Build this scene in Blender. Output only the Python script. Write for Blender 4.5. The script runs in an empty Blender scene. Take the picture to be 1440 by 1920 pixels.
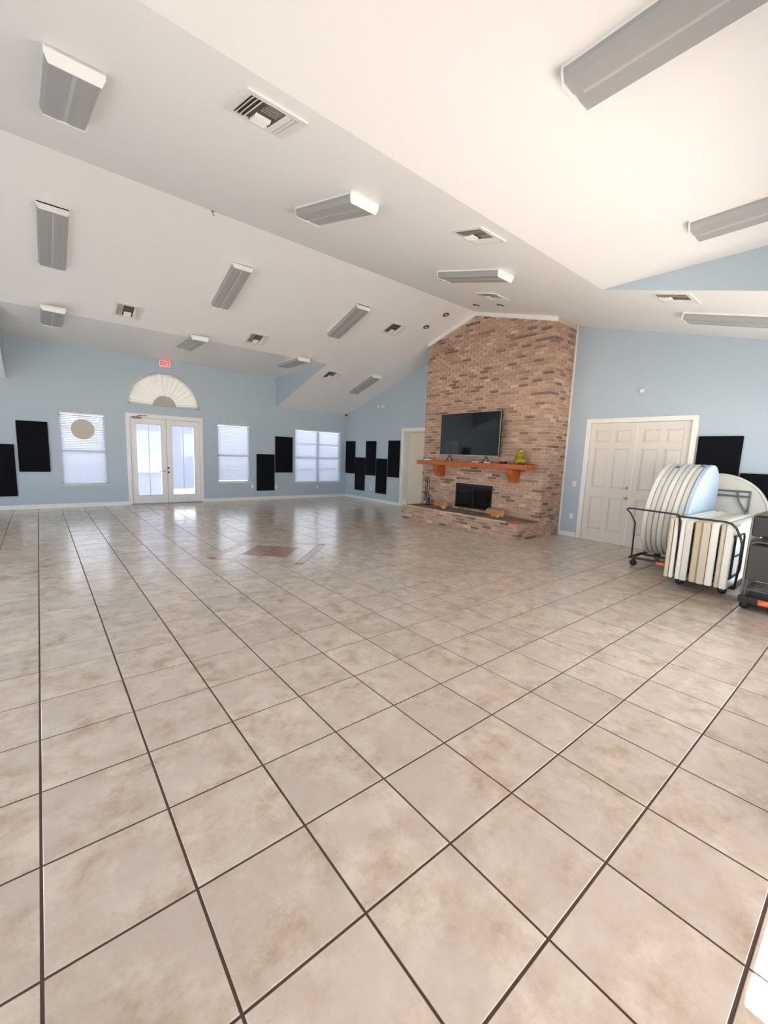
import bpy, math, random
from mathutils import Vector, Matrix
random.seed(7)
S = bpy.context.scene
COL = S.collection

# ---------------------------------------------------------------- camera
FPX = 785.33
YAW, PITCH, ROLL = .6897, -.1361, .0374
T = 0.45                                              # floor tile module
CAM = Vector((.1869*T, -3.2373*T, 3.6255*T))
_f = Vector((math.sin(YAW)*math.cos(PITCH), math.cos(YAW)*math.cos(PITCH), math.sin(PITCH)))
_r = Vector((math.cos(YAW), -math.sin(YAW), 0)); _u = _r.cross(_f)
CR = math.cos(ROLL)*_r + math.sin(ROLL)*_u
CU = -math.sin(ROLL)*_r + math.cos(ROLL)*_u
CF = _f
cd = bpy.data.cameras.new('camera'); cam = bpy.data.objects.new('camera', cd); COL.objects.link(cam)
cd.sensor_fit = 'VERTICAL'; cd.sensor_height = 36.0; cd.lens = FPX/1920*36.0
cd.clip_start = .02; cd.clip_end = 300
cam.matrix_world = Matrix(((CR.x, CU.x, -CF.x, CAM.x), (CR.y, CU.y, -CF.y, CAM.y), (CR.z, CU.z, -CF.z, CAM.z), (0, 0, 0, 1)))
S.camera = cam

# ---------------------------------------------------------------- world, sun, exposure
w = bpy.data.worlds.new('sky'); S.world = w; w.use_nodes = True
bg = w.node_tree.nodes['Background']
bg.inputs['Color'].default_value = (.87, .935, 1.0, 1); bg.inputs['Strength'].default_value = 1.0
sd = bpy.data.lights.new('sun', 'SUN'); sun = bpy.data.objects.new('sun', sd); COL.objects.link(sun)
sd.energy = 10.0; sd.color = (1.0, .98, .96); sd.angle = math.radians(.6)
sun.rotation_euler = (0, math.radians(50), 0)          # sun from the east, along the front of the building
sun.location = (12, -6, 10)
vs = S.view_settings
vs.view_transform = 'Standard'; vs.look = 'None'; vs.gamma = 1; vs.use_curve_mapping = False
vs.exposure = 2.62
S.cycles.use_denoising = True
S.cycles.max_bounces = 6; S.cycles.diffuse_bounces = 5; S.cycles.glossy_bounces = 2; S.cycles.transmission_bounces = 3; S.cycles.transparent_max_bounces = 6
S.cycles.use_adaptive_sampling = True; S.cycles.adaptive_threshold = .04; S.cycles.caustics_reflective = False; S.cycles.caustics_refractive = False
S.cycles.sample_clamp_indirect = 6.0

def portal(name, x, y, z, sx, sz, rot):
    d = bpy.data.lights.new(name, 'AREA'); d.shape = 'RECTANGLE'; d.size = sx; d.size_y = sz
    o = bpy.data.objects.new(name, d); COL.objects.link(o); o.location = (x, y, z); o.rotation_euler = rot
    d.cycles.is_portal = True
    return o

# ---------------------------------------------------------------- room dimensions
YA, XB, XD, YC = 11.81, 9.055, -3.2, -1.34
ZR, YR, SA, SB, ZF = 5.02, 5.28, .302, .267, 3.998
DX0, DX1 = -.40, 6.245
Y3 = YR + (ZR-ZF)/SA; Y1 = YR - (ZR-ZF)/SB
def zA(y): return ZR - SA*(y-YR)
def zB(y): return ZR - SB*(YR-y)
def zc(y): return zA(y) if y > YR else zB(y)

# ---------------------------------------------------------------- materials
MATS = {}
def nodes(name):
    m = bpy.data.materials.new(name); m.use_nodes = True
    return m, m.node_tree.nodes, m.node_tree.links, m.node_tree.nodes['Principled BSDF']
def srgb(c):
    return tuple(((v/255+.055)/1.055)**2.4 if v/255 > .04045 else v/255/12.92 for v in c) + (1,)
def plain(name, c, rough=.6, metal=0, bump=0, bscale=60, spec=None, coat=0):
    if name in MATS: return MATS[name]
    m, n, l, p = nodes(name)
    p.inputs['Base Color'].default_value = srgb(c); p.inputs['Roughness'].default_value = rough
    p.inputs['Metallic'].default_value = metal
    if spec is not None: p.inputs['Specular IOR Level'].default_value = spec
    if coat: p.inputs['Coat Weight'].default_value = coat
    # slight procedural variation
    tc = n.new('ShaderNodeTexCoord'); nz = n.new('ShaderNodeTexNoise'); nz.inputs['Scale'].default_value = bscale
    nz.inputs['Detail'].default_value = 4
    l.new(tc.outputs['Object'], nz.inputs['Vector'])
    if bump:
        b = n.new('ShaderNodeBump'); b.inputs['Strength'].default_value = bump; b.inputs['Distance'].default_value = .004
        l.new(nz.outputs['Fac'], b.inputs['Height']); l.new(b.outputs['Normal'], p.inputs['Normal'])
    mp = n.new('ShaderNodeMapRange'); mp.inputs['To Min'].default_value = rough*.92; mp.inputs['To Max'].default_value = min(1, rough*1.08)
    l.new(nz.outputs['Fac'], mp.inputs['Value']); l.new(mp.outputs['Result'], p.inputs['Roughness'])
    MATS[name] = m; return m

def rnd_socket(n, l):
    oi = n.new('ShaderNodeObjectInfo'); at = n.new('ShaderNodeAttribute'); at.attribute_name = 'rnd'
    a = n.new('ShaderNodeMath'); a.operation = 'ADD'; l.new(oi.outputs['Random'], a.inputs[0]); l.new(at.outputs['Fac'], a.inputs[1])
    fr = n.new('ShaderNodeMath'); fr.operation = 'FRACT'; l.new(a.outputs[0], fr.inputs[0])
    return fr.outputs[0]

def tile_mat(name, cols, rough=.23, vein=None):
    m, n, l, p = nodes(name)
    rs = rnd_socket(n, l)
    geo = n.new('ShaderNodeNewGeometry')
    sc = n.new('ShaderNodeVectorMath'); sc.operation = 'SCALE'; sc.inputs[0].default_value = (37, 53, 0); l.new(rs, sc.inputs['Scale'])
    ad = n.new('ShaderNodeVectorMath'); ad.operation = 'ADD'; l.new(geo.outputs['Position'], ad.inputs[0]); l.new(sc.outputs[0], ad.inputs[1])
    n1 = n.new('ShaderNodeTexNoise'); n1.inputs['Scale'].default_value = 5.5; n1.inputs['Detail'].default_value = 10; n1.inputs['Roughness'].default_value = .7
    n1.inputs['Distortion'].default_value = .12
    n2 = n.new('ShaderNodeTexNoise'); n2.inputs['Scale'].default_value = 3.0; n2.inputs['Detail'].default_value = 6; n2.inputs['Roughness'].default_value = .6
    n3 = n.new('ShaderNodeTexNoise'); n3.inputs['Scale'].default_value = 42; n3.inputs['Detail'].default_value = 5; n3.inputs['Roughness'].default_value = .7
    for k in (n1, n2, n3): l.new(ad.outputs[0], k.inputs['Vector'])
    r1 = n.new('ShaderNodeValToRGB'); e = r1.color_ramp.elements
    e[0].position = .36; e[0].color = srgb(cols[0]); e[1].position = .6; e[1].color = srgb(cols[1])
    l.new(n1.outputs['Fac'], r1.inputs['Fac'])
    m1 = n.new('ShaderNodeMix'); m1.data_type = 'RGBA'
    r2 = n.new('ShaderNodeMapRange'); r2.inputs['From Min'].default_value = .42; r2.inputs['From Max'].default_value = .68
    l.new(n2.outputs['Fac'], r2.inputs['Value']); l.new(r2.outputs[0], m1.inputs['Factor'])
    l.new(r1.outputs[0], m1.inputs['A']); m1.inputs['B'].default_value = srgb(cols[2])
    # dark pitted specks
    r3 = n.new('ShaderNodeMapRange'); r3.inputs['From Min'].default_value = .62; r3.inputs['From Max'].default_value = .78; r3.inputs['To Max'].default_value = .55
    l.new(n3.outputs['Fac'], r3.inputs['Value'])
    m2 = n.new('ShaderNodeMix'); m2.data_type = 'RGBA'; l.new(r3.outputs[0], m2.inputs['Factor']); l.new(m1.outputs['Result'], m2.inputs['A']); m2.inputs['B'].default_value = srgb(cols[3])
    hv = n.new('ShaderNodeHueSaturation'); mr = n.new('ShaderNodeMapRange'); mr.inputs['To Min'].default_value = .93; mr.inputs['To Max'].default_value = 1.05
    l.new(rs, mr.inputs['Value']); l.new(mr.outputs[0], hv.inputs['Value']); l.new(m2.outputs['Result'], hv.inputs['Color'])
    l.new(hv.outputs[0], p.inputs['Base Color'])
    p.inputs['Specular IOR Level'].default_value = .75
    rr = n.new('ShaderNodeMapRange'); rr.inputs['To Min'].default_value = rough*.8; rr.inputs['To Max'].default_value = rough*1.35
    l.new(n1.outputs['Fac'], rr.inputs['Value']); l.new(rr.outputs[0], p.inputs['Roughness'])
    b = n.new('ShaderNodeBump'); b.inputs['Strength'].default_value = .1; b.inputs['Distance'].default_value = .003
    l.new(n1.outputs['Fac'], b.inputs['Height']); l.new(b.outputs['Normal'], p.inputs['Normal'])
    MATS[name] = m; return m

def brick_mat(name, stops):
    m, n, l, p = nodes(name)
    rs = rnd_socket(n, l)
    r = n.new('ShaderNodeValToRGB'); cr = r.color_ramp; cr.interpolation = 'LINEAR'
    while len(cr.elements) < len(stops): cr.elements.new(.5)
    for k, (pos, c) in enumerate(stops): cr.elements[k].position = pos; cr.elements[k].color = srgb(c)
    l.new(rs, r.inputs['Fac'])
    geo = n.new('ShaderNodeNewGeometry'); nz = n.new('ShaderNodeTexNoise'); nz.inputs['Scale'].default_value = 26; nz.inputs['Detail'].default_value = 7; nz.inputs['Roughness'].default_value = .7
    l.new(geo.outputs['Position'], nz.inputs['Vector'])
    mr = n.new('ShaderNodeMapRange'); mr.inputs['From Min'].default_value = .25; mr.inputs['From Max'].default_value = .75; mr.inputs['To Min'].default_value = .72; mr.inputs['To Max'].default_value = 1.22
    l.new(nz.outputs['Fac'], mr.inputs['Value'])
    hv = n.new('ShaderNodeHueSaturation'); l.new(r.outputs[0], hv.inputs['Color']); l.new(mr.outputs[0], hv.inputs['Value'])
    l.new(hv.outputs[0], p.inputs['Base Color']); p.inputs['Roughness'].default_value = .88
    b = n.new('ShaderNodeBump'); b.inputs['Strength'].default_value = .5; b.inputs['Distance'].default_value = .006
    l.new(nz.outputs['Fac'], b.inputs['Height']); l.new(b.outputs['Normal'], p.inputs['Normal'])
    MATS[name] = m; return m

def wood_mat(name, c1, c2, axis='Y', rough=.4):
    m, n, l, p = nodes(name)
    tc = n.new('ShaderNodeNewGeometry'); mp = n.new('ShaderNodeMapping')
    mp.inputs['Scale'].default_value = {'X': (1, 14, 14), 'Y': (14, 1, 14), 'Z': (14, 14, 1)}[axis]
    l.new(tc.outputs['Position'], mp.inputs['Vector'])
    nz = n.new('ShaderNodeTexNoise'); nz.inputs['Scale'].default_value = 3; nz.inputs['Detail'].default_value = 8; nz.inputs['Distortion'].default_value = 1.5
    l.new(mp.outputs[0], nz.inputs['Vector'])
    r = n.new('ShaderNodeValToRGB'); r.color_ramp.elements[0].position = .35; r.color_ramp.elements[0].color = srgb(c1)
    r.color_ramp.elements[1].position = .65; r.color_ramp.elements[1].color = srgb(c2)
    l.new(nz.outputs['Fac'], r.inputs['Fac']); l.new(r.outputs[0], p.inputs['Base Color']); p.inputs['Roughness'].default_value = rough
    MATS[name] = m; return m

def pane_mat(name, tint=(1, 1, 1), refl=.06, rough=.02):
    m, n, l, p = nodes(name); n.remove(p)
    out = n['Material Output']; tr = n.new('ShaderNodeBsdfTransparent'); tr.inputs['Color'].default_value = (*tint, 1)
    gl = n.new('ShaderNodeBsdfGlossy'); gl.inputs['Roughness'].default_value = rough
    lw = n.new('ShaderNodeFresnel'); lw.inputs['IOR'].default_value = 1.45
    mx = n.new('ShaderNodeMixShader'); l.new(lw.outputs[0], mx.inputs[0]); l.new(tr.outputs[0], mx.inputs[1]); l.new(gl.outputs[0], mx.inputs[2])
    l.new(mx.outputs[0], out.inputs['Surface']); MATS[name] = m; return m

def translucent_mat(name, c, trans, tc=None):
    m, n, l, p = nodes(name); n.remove(p); out = n['Material Output']
    d = n.new('ShaderNodeBsdfDiffuse'); d.inputs['Color'].default_value = srgb(c)
    t = n.new('ShaderNodeBsdfTranslucent'); t.inputs['Color'].default_value = srgb(tc or c)
    nz = n.new('ShaderNodeTexNoise'); nz.inputs['Scale'].default_value = 30
    mr = n.new('ShaderNodeMapRange'); mr.inputs['To Min'].default_value = trans*.95; mr.inputs['To Max'].default_value = trans*1.05
    l.new(nz.outputs['Fac'], mr.inputs['Value'])
    mx = n.new('ShaderNodeMixShader'); l.new(mr.outputs[0], mx.inputs[0]); l.new(d.outputs[0], mx.inputs[1]); l.new(t.outputs[0], mx.inputs[2])
    l.new(mx.outputs[0], out.inputs['Surface']); MATS[name] = m; return m

def emit_mat(name, c, s):
    m, n, l, p = nodes(name); p.inputs['Base Color'].default_value = srgb(c)
    p.inputs['Emission Color'].default_value = srgb(c); p.inputs['Emission Strength'].default_value = s; MATS[name] = m; return m

M_wall = plain('blue_wall_paint', (179, 194, 206), .55, bump=.12, bscale=140)
M_ceil = plain('white_ceiling_paint', (241, 241, 241), .45, bump=.2, bscale=90)
M_trim = plain('white_trim_paint', (236, 235, 231), .35)
M_door = plain('cream_door_paint', (222, 216, 208), .4)
M_frenchdoor = plain('white_door_enamel', (232, 231, 232), .35)
M_vinyl = plain('white_window_vinyl', (238, 238, 240), .35)
M_grout = plain('brown_grout', (88, 70, 58), .9, bump=.3, bscale=200)
M_tile = tile_mat('beige_floor_tile', [(182, 161, 142), (214, 203, 189), (200, 188, 177), (136, 118, 104)], .16)
M_tile_brown = tile_mat('brown_inlay_tile', [(142, 106, 88), (172, 134, 112), (154, 116, 100), (114, 90, 76)])
M_tile_pink = tile_mat('pink_border_tile', [(184, 152, 134), (206, 184, 168), (192, 168, 154), (150, 124, 108)])
M_brick = brick_mat('mixed_brick', [(0, (118, 97, 84)), (.10, (136, 112, 97)), (.17, (164, 135, 117)), (.5, (180, 148, 128)), (.8, (194, 162, 142)), (.92, (184, 144, 122)), (1, (212, 184, 164))])
M_paver = brick_mat('hearth_paver', [(0, (110, 92, 78)), (.5, (128, 108, 92)), (1, (146, 126, 108))])
M_mortar = plain('tan_mortar', (204, 186, 170), .95, bump=.5, bscale=120)
M_mortar_light = plain('pale_mortar', (214, 202, 184), .95, bump=.5, bscale=160)
M_mantel = wood_mat('orange_stained_wood', (158, 78, 36), (190, 100, 52), 'Y', .38)
M_black = plain('black_metal', (24, 22, 22), .45)
M_soot = plain('sooty_black', (20, 18, 17), .95)
M_fabric = plain('black_acoustic_fabric', (22, 23, 27), .98, bump=.5, bscale=400, spec=.1)
M_screen = plain('dark_screen', (14, 18, 22), .05, spec=1.0)
M_silver = plain('silver_plastic', (168, 170, 172), .35, metal=.6)
M_steel = plain('brushed_steel', (150, 148, 145), .4, metal=.9)
M_brass = plain('brass', (186, 152, 96), .3, metal=.9)
M_lens = plain('grey_prismatic_lens', (164, 164, 165), .35, bump=.25, bscale=300)
M_lens_rib = plain('pale_lens_rib', (186, 186, 187), .3)
M_enamel = plain('white_enamel', (240, 240, 240), .3)
M_vent = plain('white_vent_metal', (228, 226, 222), .45)
M_ventdark = plain('vent_shade_and_ring_grey', (84, 78, 72), .9)  # vent shade put into the colour; also the spotlight rings' own grey
M_plate = plain('white_plastic', (228, 230, 232), .4)
M_pane = pane_mat('window_glass', (.96, .98, 1))
M_fireglass = pane_mat('smoked_glass', (.35, .35, .35))
M_slat = translucent_mat('white_blind_slat', (222, 227, 240), .16)
M_shade = translucent_mat('cream_pleated_shade', (206, 202, 194), .24)
M_hub = translucent_mat('cream_shade_hub', (196, 191, 181), .1)
M_exit = emit_mat('red_exit_letters', (255, 30, 42), .4)
M_vase = plain('olive_gold_glass', (150, 138, 30), .12, spec=.8, coat=.6)
M_bark = wood_mat('tan_split_log', (176, 116, 72), (206, 148, 100), 'Y', .85)
M_barkend = wood_mat('pale_log_end', (206, 150, 104), (222, 172, 128), 'X', .9)
M_tbl_white = plain('white_table_plastic', (232, 231, 226), .42, bump=.1, bscale=300)
M_tbl_grey = plain('pale_grey_table_plastic', (214, 212, 204), .45, bump=.1, bscale=300)
M_tbl_beige = plain('beige_table_plastic', (206, 196, 174), .5, bump=.1, bscale=300)
M_tbl_tan = plain('tan_table_plastic', (198, 182, 152), .5, bump=.1, bscale=300)
M_tbl_blue = plain('cool_white_table_plastic', (190, 212, 234), .4, bump=.1, bscale=300)
M_leggrey = plain('grey_leg_enamel', (112, 118, 120), .4, metal=.3)
M_cartbrown = plain('dark_brown_cart_steel', (58, 46, 44), .45, metal=.3)
M_rubber = plain('black_rubber', (26, 25, 25), .8)
M_orange = plain('orange_label', (240, 104, 44), .55)
M_labelwhite = plain('label_print_white', (250, 214, 190), .6)
M_blue = plain('blue_sticker', (70, 84, 190), .5)
M_chairgrey = plain('grey_chair_tube', (120, 118, 112), .4, metal=.3)
M_chairvinyl = plain('charcoal_chair_vinyl', (52, 53, 56), .6, bump=.2, bscale=200)
M_chairseat = plain('dark_olive_seat_vinyl', (70, 70, 66), .65, bump=.2, bscale=200)
M_disc = plain('beige_disc_card', (200, 194, 182), .8)
M_concrete = plain('pale_concrete', (206, 198, 188), .9, bump=.3, bscale=30)
M_grass = plain('lawn_green', (96, 122, 70), .95, bump=.4, bscale=20)
M_chromebulb = plain('bright_reflector', (240, 238, 230), .4)
M_added_porch = plain('added_porch_brown', (128, 108, 94), .8, bump=.3, bscale=20)  # for the added porch roof; brown to cut bounced light
M_stone = plain('red_clay_tile', (176, 98, 70), .8)

# ---------------------------------------------------------------- mesh helpers
WL = {}                                               # world location of objects (unrotated chain)
class MB:
    def __init__(s): s.v = []; s.f = []; s.r = []
    def add(s, vs, fs, rnd=None):
        o = len(s.v); s.v += [tuple(v) for v in vs]; s.f += [tuple(i+o for i in f) for f in fs]
        s.r += [rnd if rnd is not None else 0.0]*len(fs)
        return s
    def box(s, x0, x1, y0, y1, z0, z1, rnd=None):
        return s.add([(x0,y0,z0),(x1,y0,z0),(x1,y1,z0),(x0,y1,z0),(x0,y0,z1),(x1,y0,z1),(x1,y1,z1),(x0,y1,z1)],
                     [(0,3,2,1),(4,5,6,7),(0,1,5,4),(1,2,6,5),(2,3,7,6),(3,0,4,7)], rnd)
    def bbox(s, x0, x1, y0, y1, z0, z1, b):           # box with all edges chamfered
        vs = []; idx = {}
        def vid(p):
            if p not in idx: idx[p] = len(vs); vs.append(p)
            return idx[p]
        X = (x0, x1); Y = (y0, y1); Z = (z0, z1); fs = []
        def q(i, j, k, ax):
            p = [X[i], Y[j], Z[k]]; sg = [b if t == 0 else -b for t in (i, j, k)]
            for a in range(3):
                if a != ax: p[a] += sg[a]
            return vid(tuple(p))
        for ax in range(3):
            for d in (0, 1):
                o = [a for a in range(3) if a != ax]; loop = []
                for (m, n_) in ((0,0),(1,0),(1,1),(0,1)):
                    t = [0,0,0]; t[ax] = d; t[o[0]] = m; t[o[1]] = n_; loop.append(q(*t, ax))
                fs.append(tuple(loop))
        for ax in range(3):                            # edge chamfers
            o = [a for a in range(3) if a != ax]
            for m in (0, 1):
                for n_ in (0, 1):
                    t0 = [0,0,0]; t1 = [0,0,0]; t1[ax] = 1
                    for t in (t0, t1): t[o[0]] = m; t[o[1]] = n_
                    fs.append((q(*t0, o[0]), q(*t1, o[0]), q(*t1, o[1]), q(*t0, o[1])))
        for i in (0, 1):
            for j in (0, 1):
                for k in (0, 1): fs.append((q(i,j,k,0), q(i,j,k,1), q(i,j,k,2)))
        return s.add(vs, fs)
    def prism(s, poly, vec, rnd=None):
        n = len(poly); vec = Vector(vec); a = [Vector(p) for p in poly]; bq = [p+vec for p in a]
        fs = [tuple(range(n))[::-1], tuple(range(n, 2*n))] + [(i, (i+1) % n, n+(i+1) % n, n+i) for i in range(n)]
        return s.add(a+bq, fs, rnd)
    def tube(s, pts, r, n=8, closed=False):
        pts = [Vector(p) for p in pts]; rings = []; m = len(pts)
        up = None
        for i, p in enumerate(pts):
            if closed: t = (pts[(i+1) % m]-pts[i-1])
            else: t = (pts[min(i+1, m-1)]-pts[max(i-1, 0)])
            t.normalize()
            if up is None:
                up = Vector((0,0,1)) if abs(t.z) < .9 else Vector((1,0,0))
            a = up - t*up.dot(t)
            if a.length < 1e-5: a = t.orthogonal()
            a.normalize(); up = a; b = t.cross(a)
            rr = r[i] if isinstance(r, (list, tuple)) else r
            rings.append([p+a*rr*math.cos(2*math.pi*k/n)+b*rr*math.sin(2*math.pi*k/n) for k in range(n)])
        vs = [v for rg in rings for v in rg]; fs = []
        for i in range(m if closed else m-1):
            j = (i+1) % m
            for k in range(n): fs.append((i*n+k, i*n+(k+1) % n, j*n+(k+1) % n, j*n+k))
        if not closed: fs += [tuple(range(n))[::-1], tuple((m-1)*n+k for k in range(n))]
        return s.add(vs, fs)
    def lathe(s, prof, n=24, axis='Z', c=(0,0,0), a0=0, a1=2*math.pi):
        full = abs(a1-a0-2*math.pi) < 1e-6; vs = []; fs = []; m = n if full else n+1
        for (r, h) in prof:
            for k in range(m):
                a = a0+(a1-a0)*k/n; p = (r*math.cos(a), r*math.sin(a), h)
                if axis == 'X': p = (p[2], p[0], p[1])
                elif axis == 'Y': p = (p[0], p[2], p[1])
                vs.append((p[0]+c[0], p[1]+c[1], p[2]+c[2]))
        for i in range(len(prof)-1):
            for k in range(n): fs.append((i*m+k, i*m+(k+1) % m, (i+1)*m+(k+1) % m, (i+1)*m+k))
        if full: fs += [tuple(range(m))[::-1], tuple((len(prof)-1)*m+k for k in range(m))]
        return s.add(vs, fs)
    def build(s, name, mat, parent=None, smooth=False, local=False, attr=False):
        off = Vector((0,0,0))
        if parent is not None:
            if not local: off = WL.get(parent, Vector((0,0,0)))
        elif not local:
            xs = [v[0] for v in s.v]; ys = [v[1] for v in s.v]; zs = [v[2] for v in s.v]
            off = Vector(((min(xs)+max(xs))/2, (min(ys)+max(ys))/2, min(zs)))
        me = bpy.data.meshes.new(name); me.from_pydata([(v[0]-off.x, v[1]-off.y, v[2]-off.z) for v in s.v], [], s.f)
        me.materials.append(mat)
        if attr:
            at = me.attributes.new('rnd', 'FLOAT', 'FACE'); at.data.foreach_set('value', s.r)
        import bmesh
        bm = bmesh.new(); bm.from_mesh(me); bmesh.ops.recalc_face_normals(bm, faces=bm.faces); bm.to_mesh(me); bm.free()
        if smooth:
            me.polygons.foreach_set('use_smooth', [True]*len(me.polygons))
            me.set_sharp_from_angle(angle=math.radians(40))
        o = bpy.data.objects.new(name, me); COL.objects.link(o)
        if parent is not None: o.parent = parent; WL[o] = WL.get(parent, Vector((0,0,0))) if not local else Vector((0,0,0))
        else: o.location = off; WL[o] = off.copy()
        return o
def tag(o, label=None, cat=None, group=None, kind=None):
    if label: o['label'] = label
    if cat: o['category'] = cat
    if group: o['group'] = group
    if kind: o['kind'] = kind
    return o
def thing(name, label, cat, loc, rot=(0,0,0), group=None, kind=None):
    o = bpy.data.objects.new(name, None); COL.objects.link(o); o.location = loc; o.rotation_euler = rot
    o.empty_display_size = .1; WL[o] = Vector(loc)
    return tag(o, label, cat, group, kind)
def copy_tree(o, parent=None):
    c = o.copy(); COL.objects.link(c); c.parent = parent
    for ch in list(o.children): copy_tree(ch, c)
    return c
def proj(p):
    d = Vector(p)-CAM; z = d.dot(CF)
    if z < .05: return None
    return (720+FPX*d.dot(CR)/z, 960-FPX*d.dot(CU)/z)
def parea(pts):
    q = [proj(p) for p in pts]
    if any(k is None for k in q): return 0
    if not any(-20 < x < 1460 and -20 < y < 1940 for x, y in q): return 0
    return abs(sum(q[i][0]*q[(i+1) % len(q)][1]-q[(i+1) % len(q)][0]*q[i][1] for i in range(len(q))))/2
def arc(c, r, a0, a1, n, f): return [f(c[0]+r*math.cos(a0+(a1-a0)*k/n), c[1]+r*math.sin(a0+(a1-a0)*k/n)) for k in range(n+1)]

# ================================================================ STRUCTURE
# ---- walls as cells around the openings
def wall_cells(u0, u1, z0, ztop, holes):
    """cells (ua, ub, za, zb) of a rectangle minus holes"""
    us = sorted({u0, u1, *[h[0] for h in holes], *[h[1] for h in holes]}); out = []
    us = [u for u in us if u0 <= u <= u1]
    for a, b in zip(us, us[1:]):
        hs = sorted([(h[2], h[3]) for h in holes if h[0] <= a+1e-6 and h[1] >= b-1e-6]); z = z0
        for (ha, hb) in hs:
            if ha > z: out.append((a, b, z, ha))
            z = max(z, hb)
        if z < ztop: out.append((a, b, z, ztop))
    return out
WT, WTS = .2, .03                                      # wall thickness, unseen front wall thinned to set the sun's edge
FD = (1.985, 3.855, 0, 2.44)                            # french door rough opening
W1 = (.508, 1.478, .585, 2.40); W2 = (4.34, 5.36, .585, 2.385); W3 = (6.95, 8.83, .565, 2.395)
AC, AR, AZ = 2.92, .92, 2.73                            # half-round window: centre, radius, springline
# north wall
m = MB()
holesN = [FD, W1, W2, W3, (AC-AR, AC+AR, AZ, AZ+AR+.02)]
for (a, b, z0, z1) in wall_cells(DX0, DX1, 0, ZF, [h for h in holesN if h[0] < 6.2]): m.box(a, b, YA, YA+WT, z0, z1)
for (a, b, z0, z1) in wall_cells(DX1, XB+WT, 0, zA(YA), [W3]): m.box(a, b, YA, YA+WT, z0, z1)
for (a, b, z0, z1) in wall_cells(XD-WT, DX0, 0, zA(YA), []): m.box(a, b, YA, YA+WT, z0, z1)
NA = 28
for k in range(NA):                                    # spandrels of the arch
    a0, a1 = math.pi*k/NA, math.pi*(k+1)/NA
    p = [(AC+AR*math.cos(a0), YA, AZ+AR*math.sin(a0)), (AC+AR*math.cos(a1), YA, AZ+AR*math.sin(a1)),
         (AC+AR*math.cos(a1), YA, AZ+AR+.02), (AC+AR*math.cos(a0), YA, AZ+AR+.02)]
    m.prism(p, (0, WT, 0))
tag(m.build('wall_north', M_wall), kind='structure')
# east wall (gable)
D2 = (.93, 2.745, 0, 2.455); D3 = (7.45, 8.57, 0, 2.385)
def gable_wall(name, x, holes, dx):
    m = MB(); ys = sorted({YC-WT, YR, YA, *[h[0] for h in holes], *[h[1] for h in holes]})
    for a, b in zip(ys, ys[1:]):
        z = 0
        for h in sorted([h for h in holes if h[0] <= a+1e-6 and h[1] >= b-1e-6], key=lambda h: h[2]):
            if h[2] > z: m.box(min(x, x+dx), max(x, x+dx), a, b, z, h[2])
            z = h[3]
        m.prism([(x, a, z), (x, b, z), (x, b, zc(b)), (x, a, zc(a))], (dx, 0, 0))
    return tag(m.build(name, M_wall), kind='structure')
gable_wall('wall_east', XB, [D2, D3], WT)
WW = [(0.0, 2.4, .4, 2.5), (3.2, 5.6, .4, 2.5), (6.4, 8.8, .4, 2.5)]  # unseen openings, added to let daylight in
gable_wall('wall_west', XD, WW, -WT)
# south wall with the wide entrance the camera stands in
ENT = (-.6, 2.6, 0, 2.3); WS = [(2.75, 5.6, .15, 2.45), (6.5, 8.0, .5, 2.4)]  # WS: openings out of view, added beside the entrance for daylight
m = MB()
for (a, b, z0, z1) in wall_cells(DX0, DX1, 0, ZF, [ENT, WS[0]]): m.box(a, b, YC-WTS, YC, z0, z1)
for (a, b, z0, z1) in wall_cells(DX1, XB+WT, 0, zB(YC), [WS[1]]): m.box(a, b, YC-WTS, YC, z0, z1)
for (a, b, z0, z1) in wall_cells(XD-WT, DX0, 0, zB(YC), [ENT]): m.box(a, b, YC-WTS, YC, z0, z1)
tag(m.build('wall_south', M_wall), kind='structure')
for k, h in enumerate([ENT]+WS): portal('daylight_portal', (h[0]+h[1])/2, YC-WTS-.01, (h[2]+h[3])/2, h[1]-h[0], h[3]-h[2], (math.radians(90), 0, math.pi))
for k, h in enumerate(WW): portal('daylight_portal', XD-WT-.01, (h[0]+h[1])/2, (h[2]+h[3])/2, h[1]-h[0], h[3]-h[2], (math.radians(90), 0, math.radians(90)))

# ---- ceiling: two slopes from the ridge, two flat raised bays
m = MB(); TH = (0, 0, .14)
def slopeA(x0, x1, y0, y1): m.prism([(x0, y0, zA(y0)), (x1, y0, zA(y0)), (x1, y1, zA(y1)), (x0, y1, zA(y1))], TH)
def slopeB(x0, x1, y0, y1): m.prism([(x0, y0, zB(y0)), (x1, y0, zB(y0)), (x1, y1, zB(y1)), (x0, y1, zB(y1))], TH)
slopeA(XD-WT, DX0, YR, YA+WT); slopeA(DX0, DX1, YR, Y3); slopeA(DX1, XB+WT, YR, YA+WT)
slopeB(XD-WT, DX0, YC-WT, YR); slopeB(DX0, DX1, Y1, YR); slopeB(DX1, XB+WT, YC-WT, YR)
m.box(DX0-.1, DX1+.1, Y3, YA+WT, ZF, ZF+.14); m.box(DX0-.1, DX1+.1, YC-WT, Y1, ZF, ZF+.14)
tag(m.build('ceiling', M_ceil), kind='structure')
for nm, x, dx in (('wall_bay_north_east', DX1-.004, .003), ('wall_bay_north_west', DX0+.004, -.003)):
    m = MB(); m.prism([(x, Y3, ZF), (x, YA, ZF), (x, YA, zA(YA))], (dx, 0, 0)); tag(m.build(nm, M_wall), kind='structure')
for nm, x, dx in (('wall_bay_south_east', DX1-.004, .003), ('wall_bay_south_west', DX0+.004, -.003)):
    m = MB(); m.prism([(x, Y1, ZF), (x, YC, ZF), (x, YC, zB(YC))], (dx, 0, 0)); tag(m.build(nm, M_wall), kind='structure')
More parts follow.
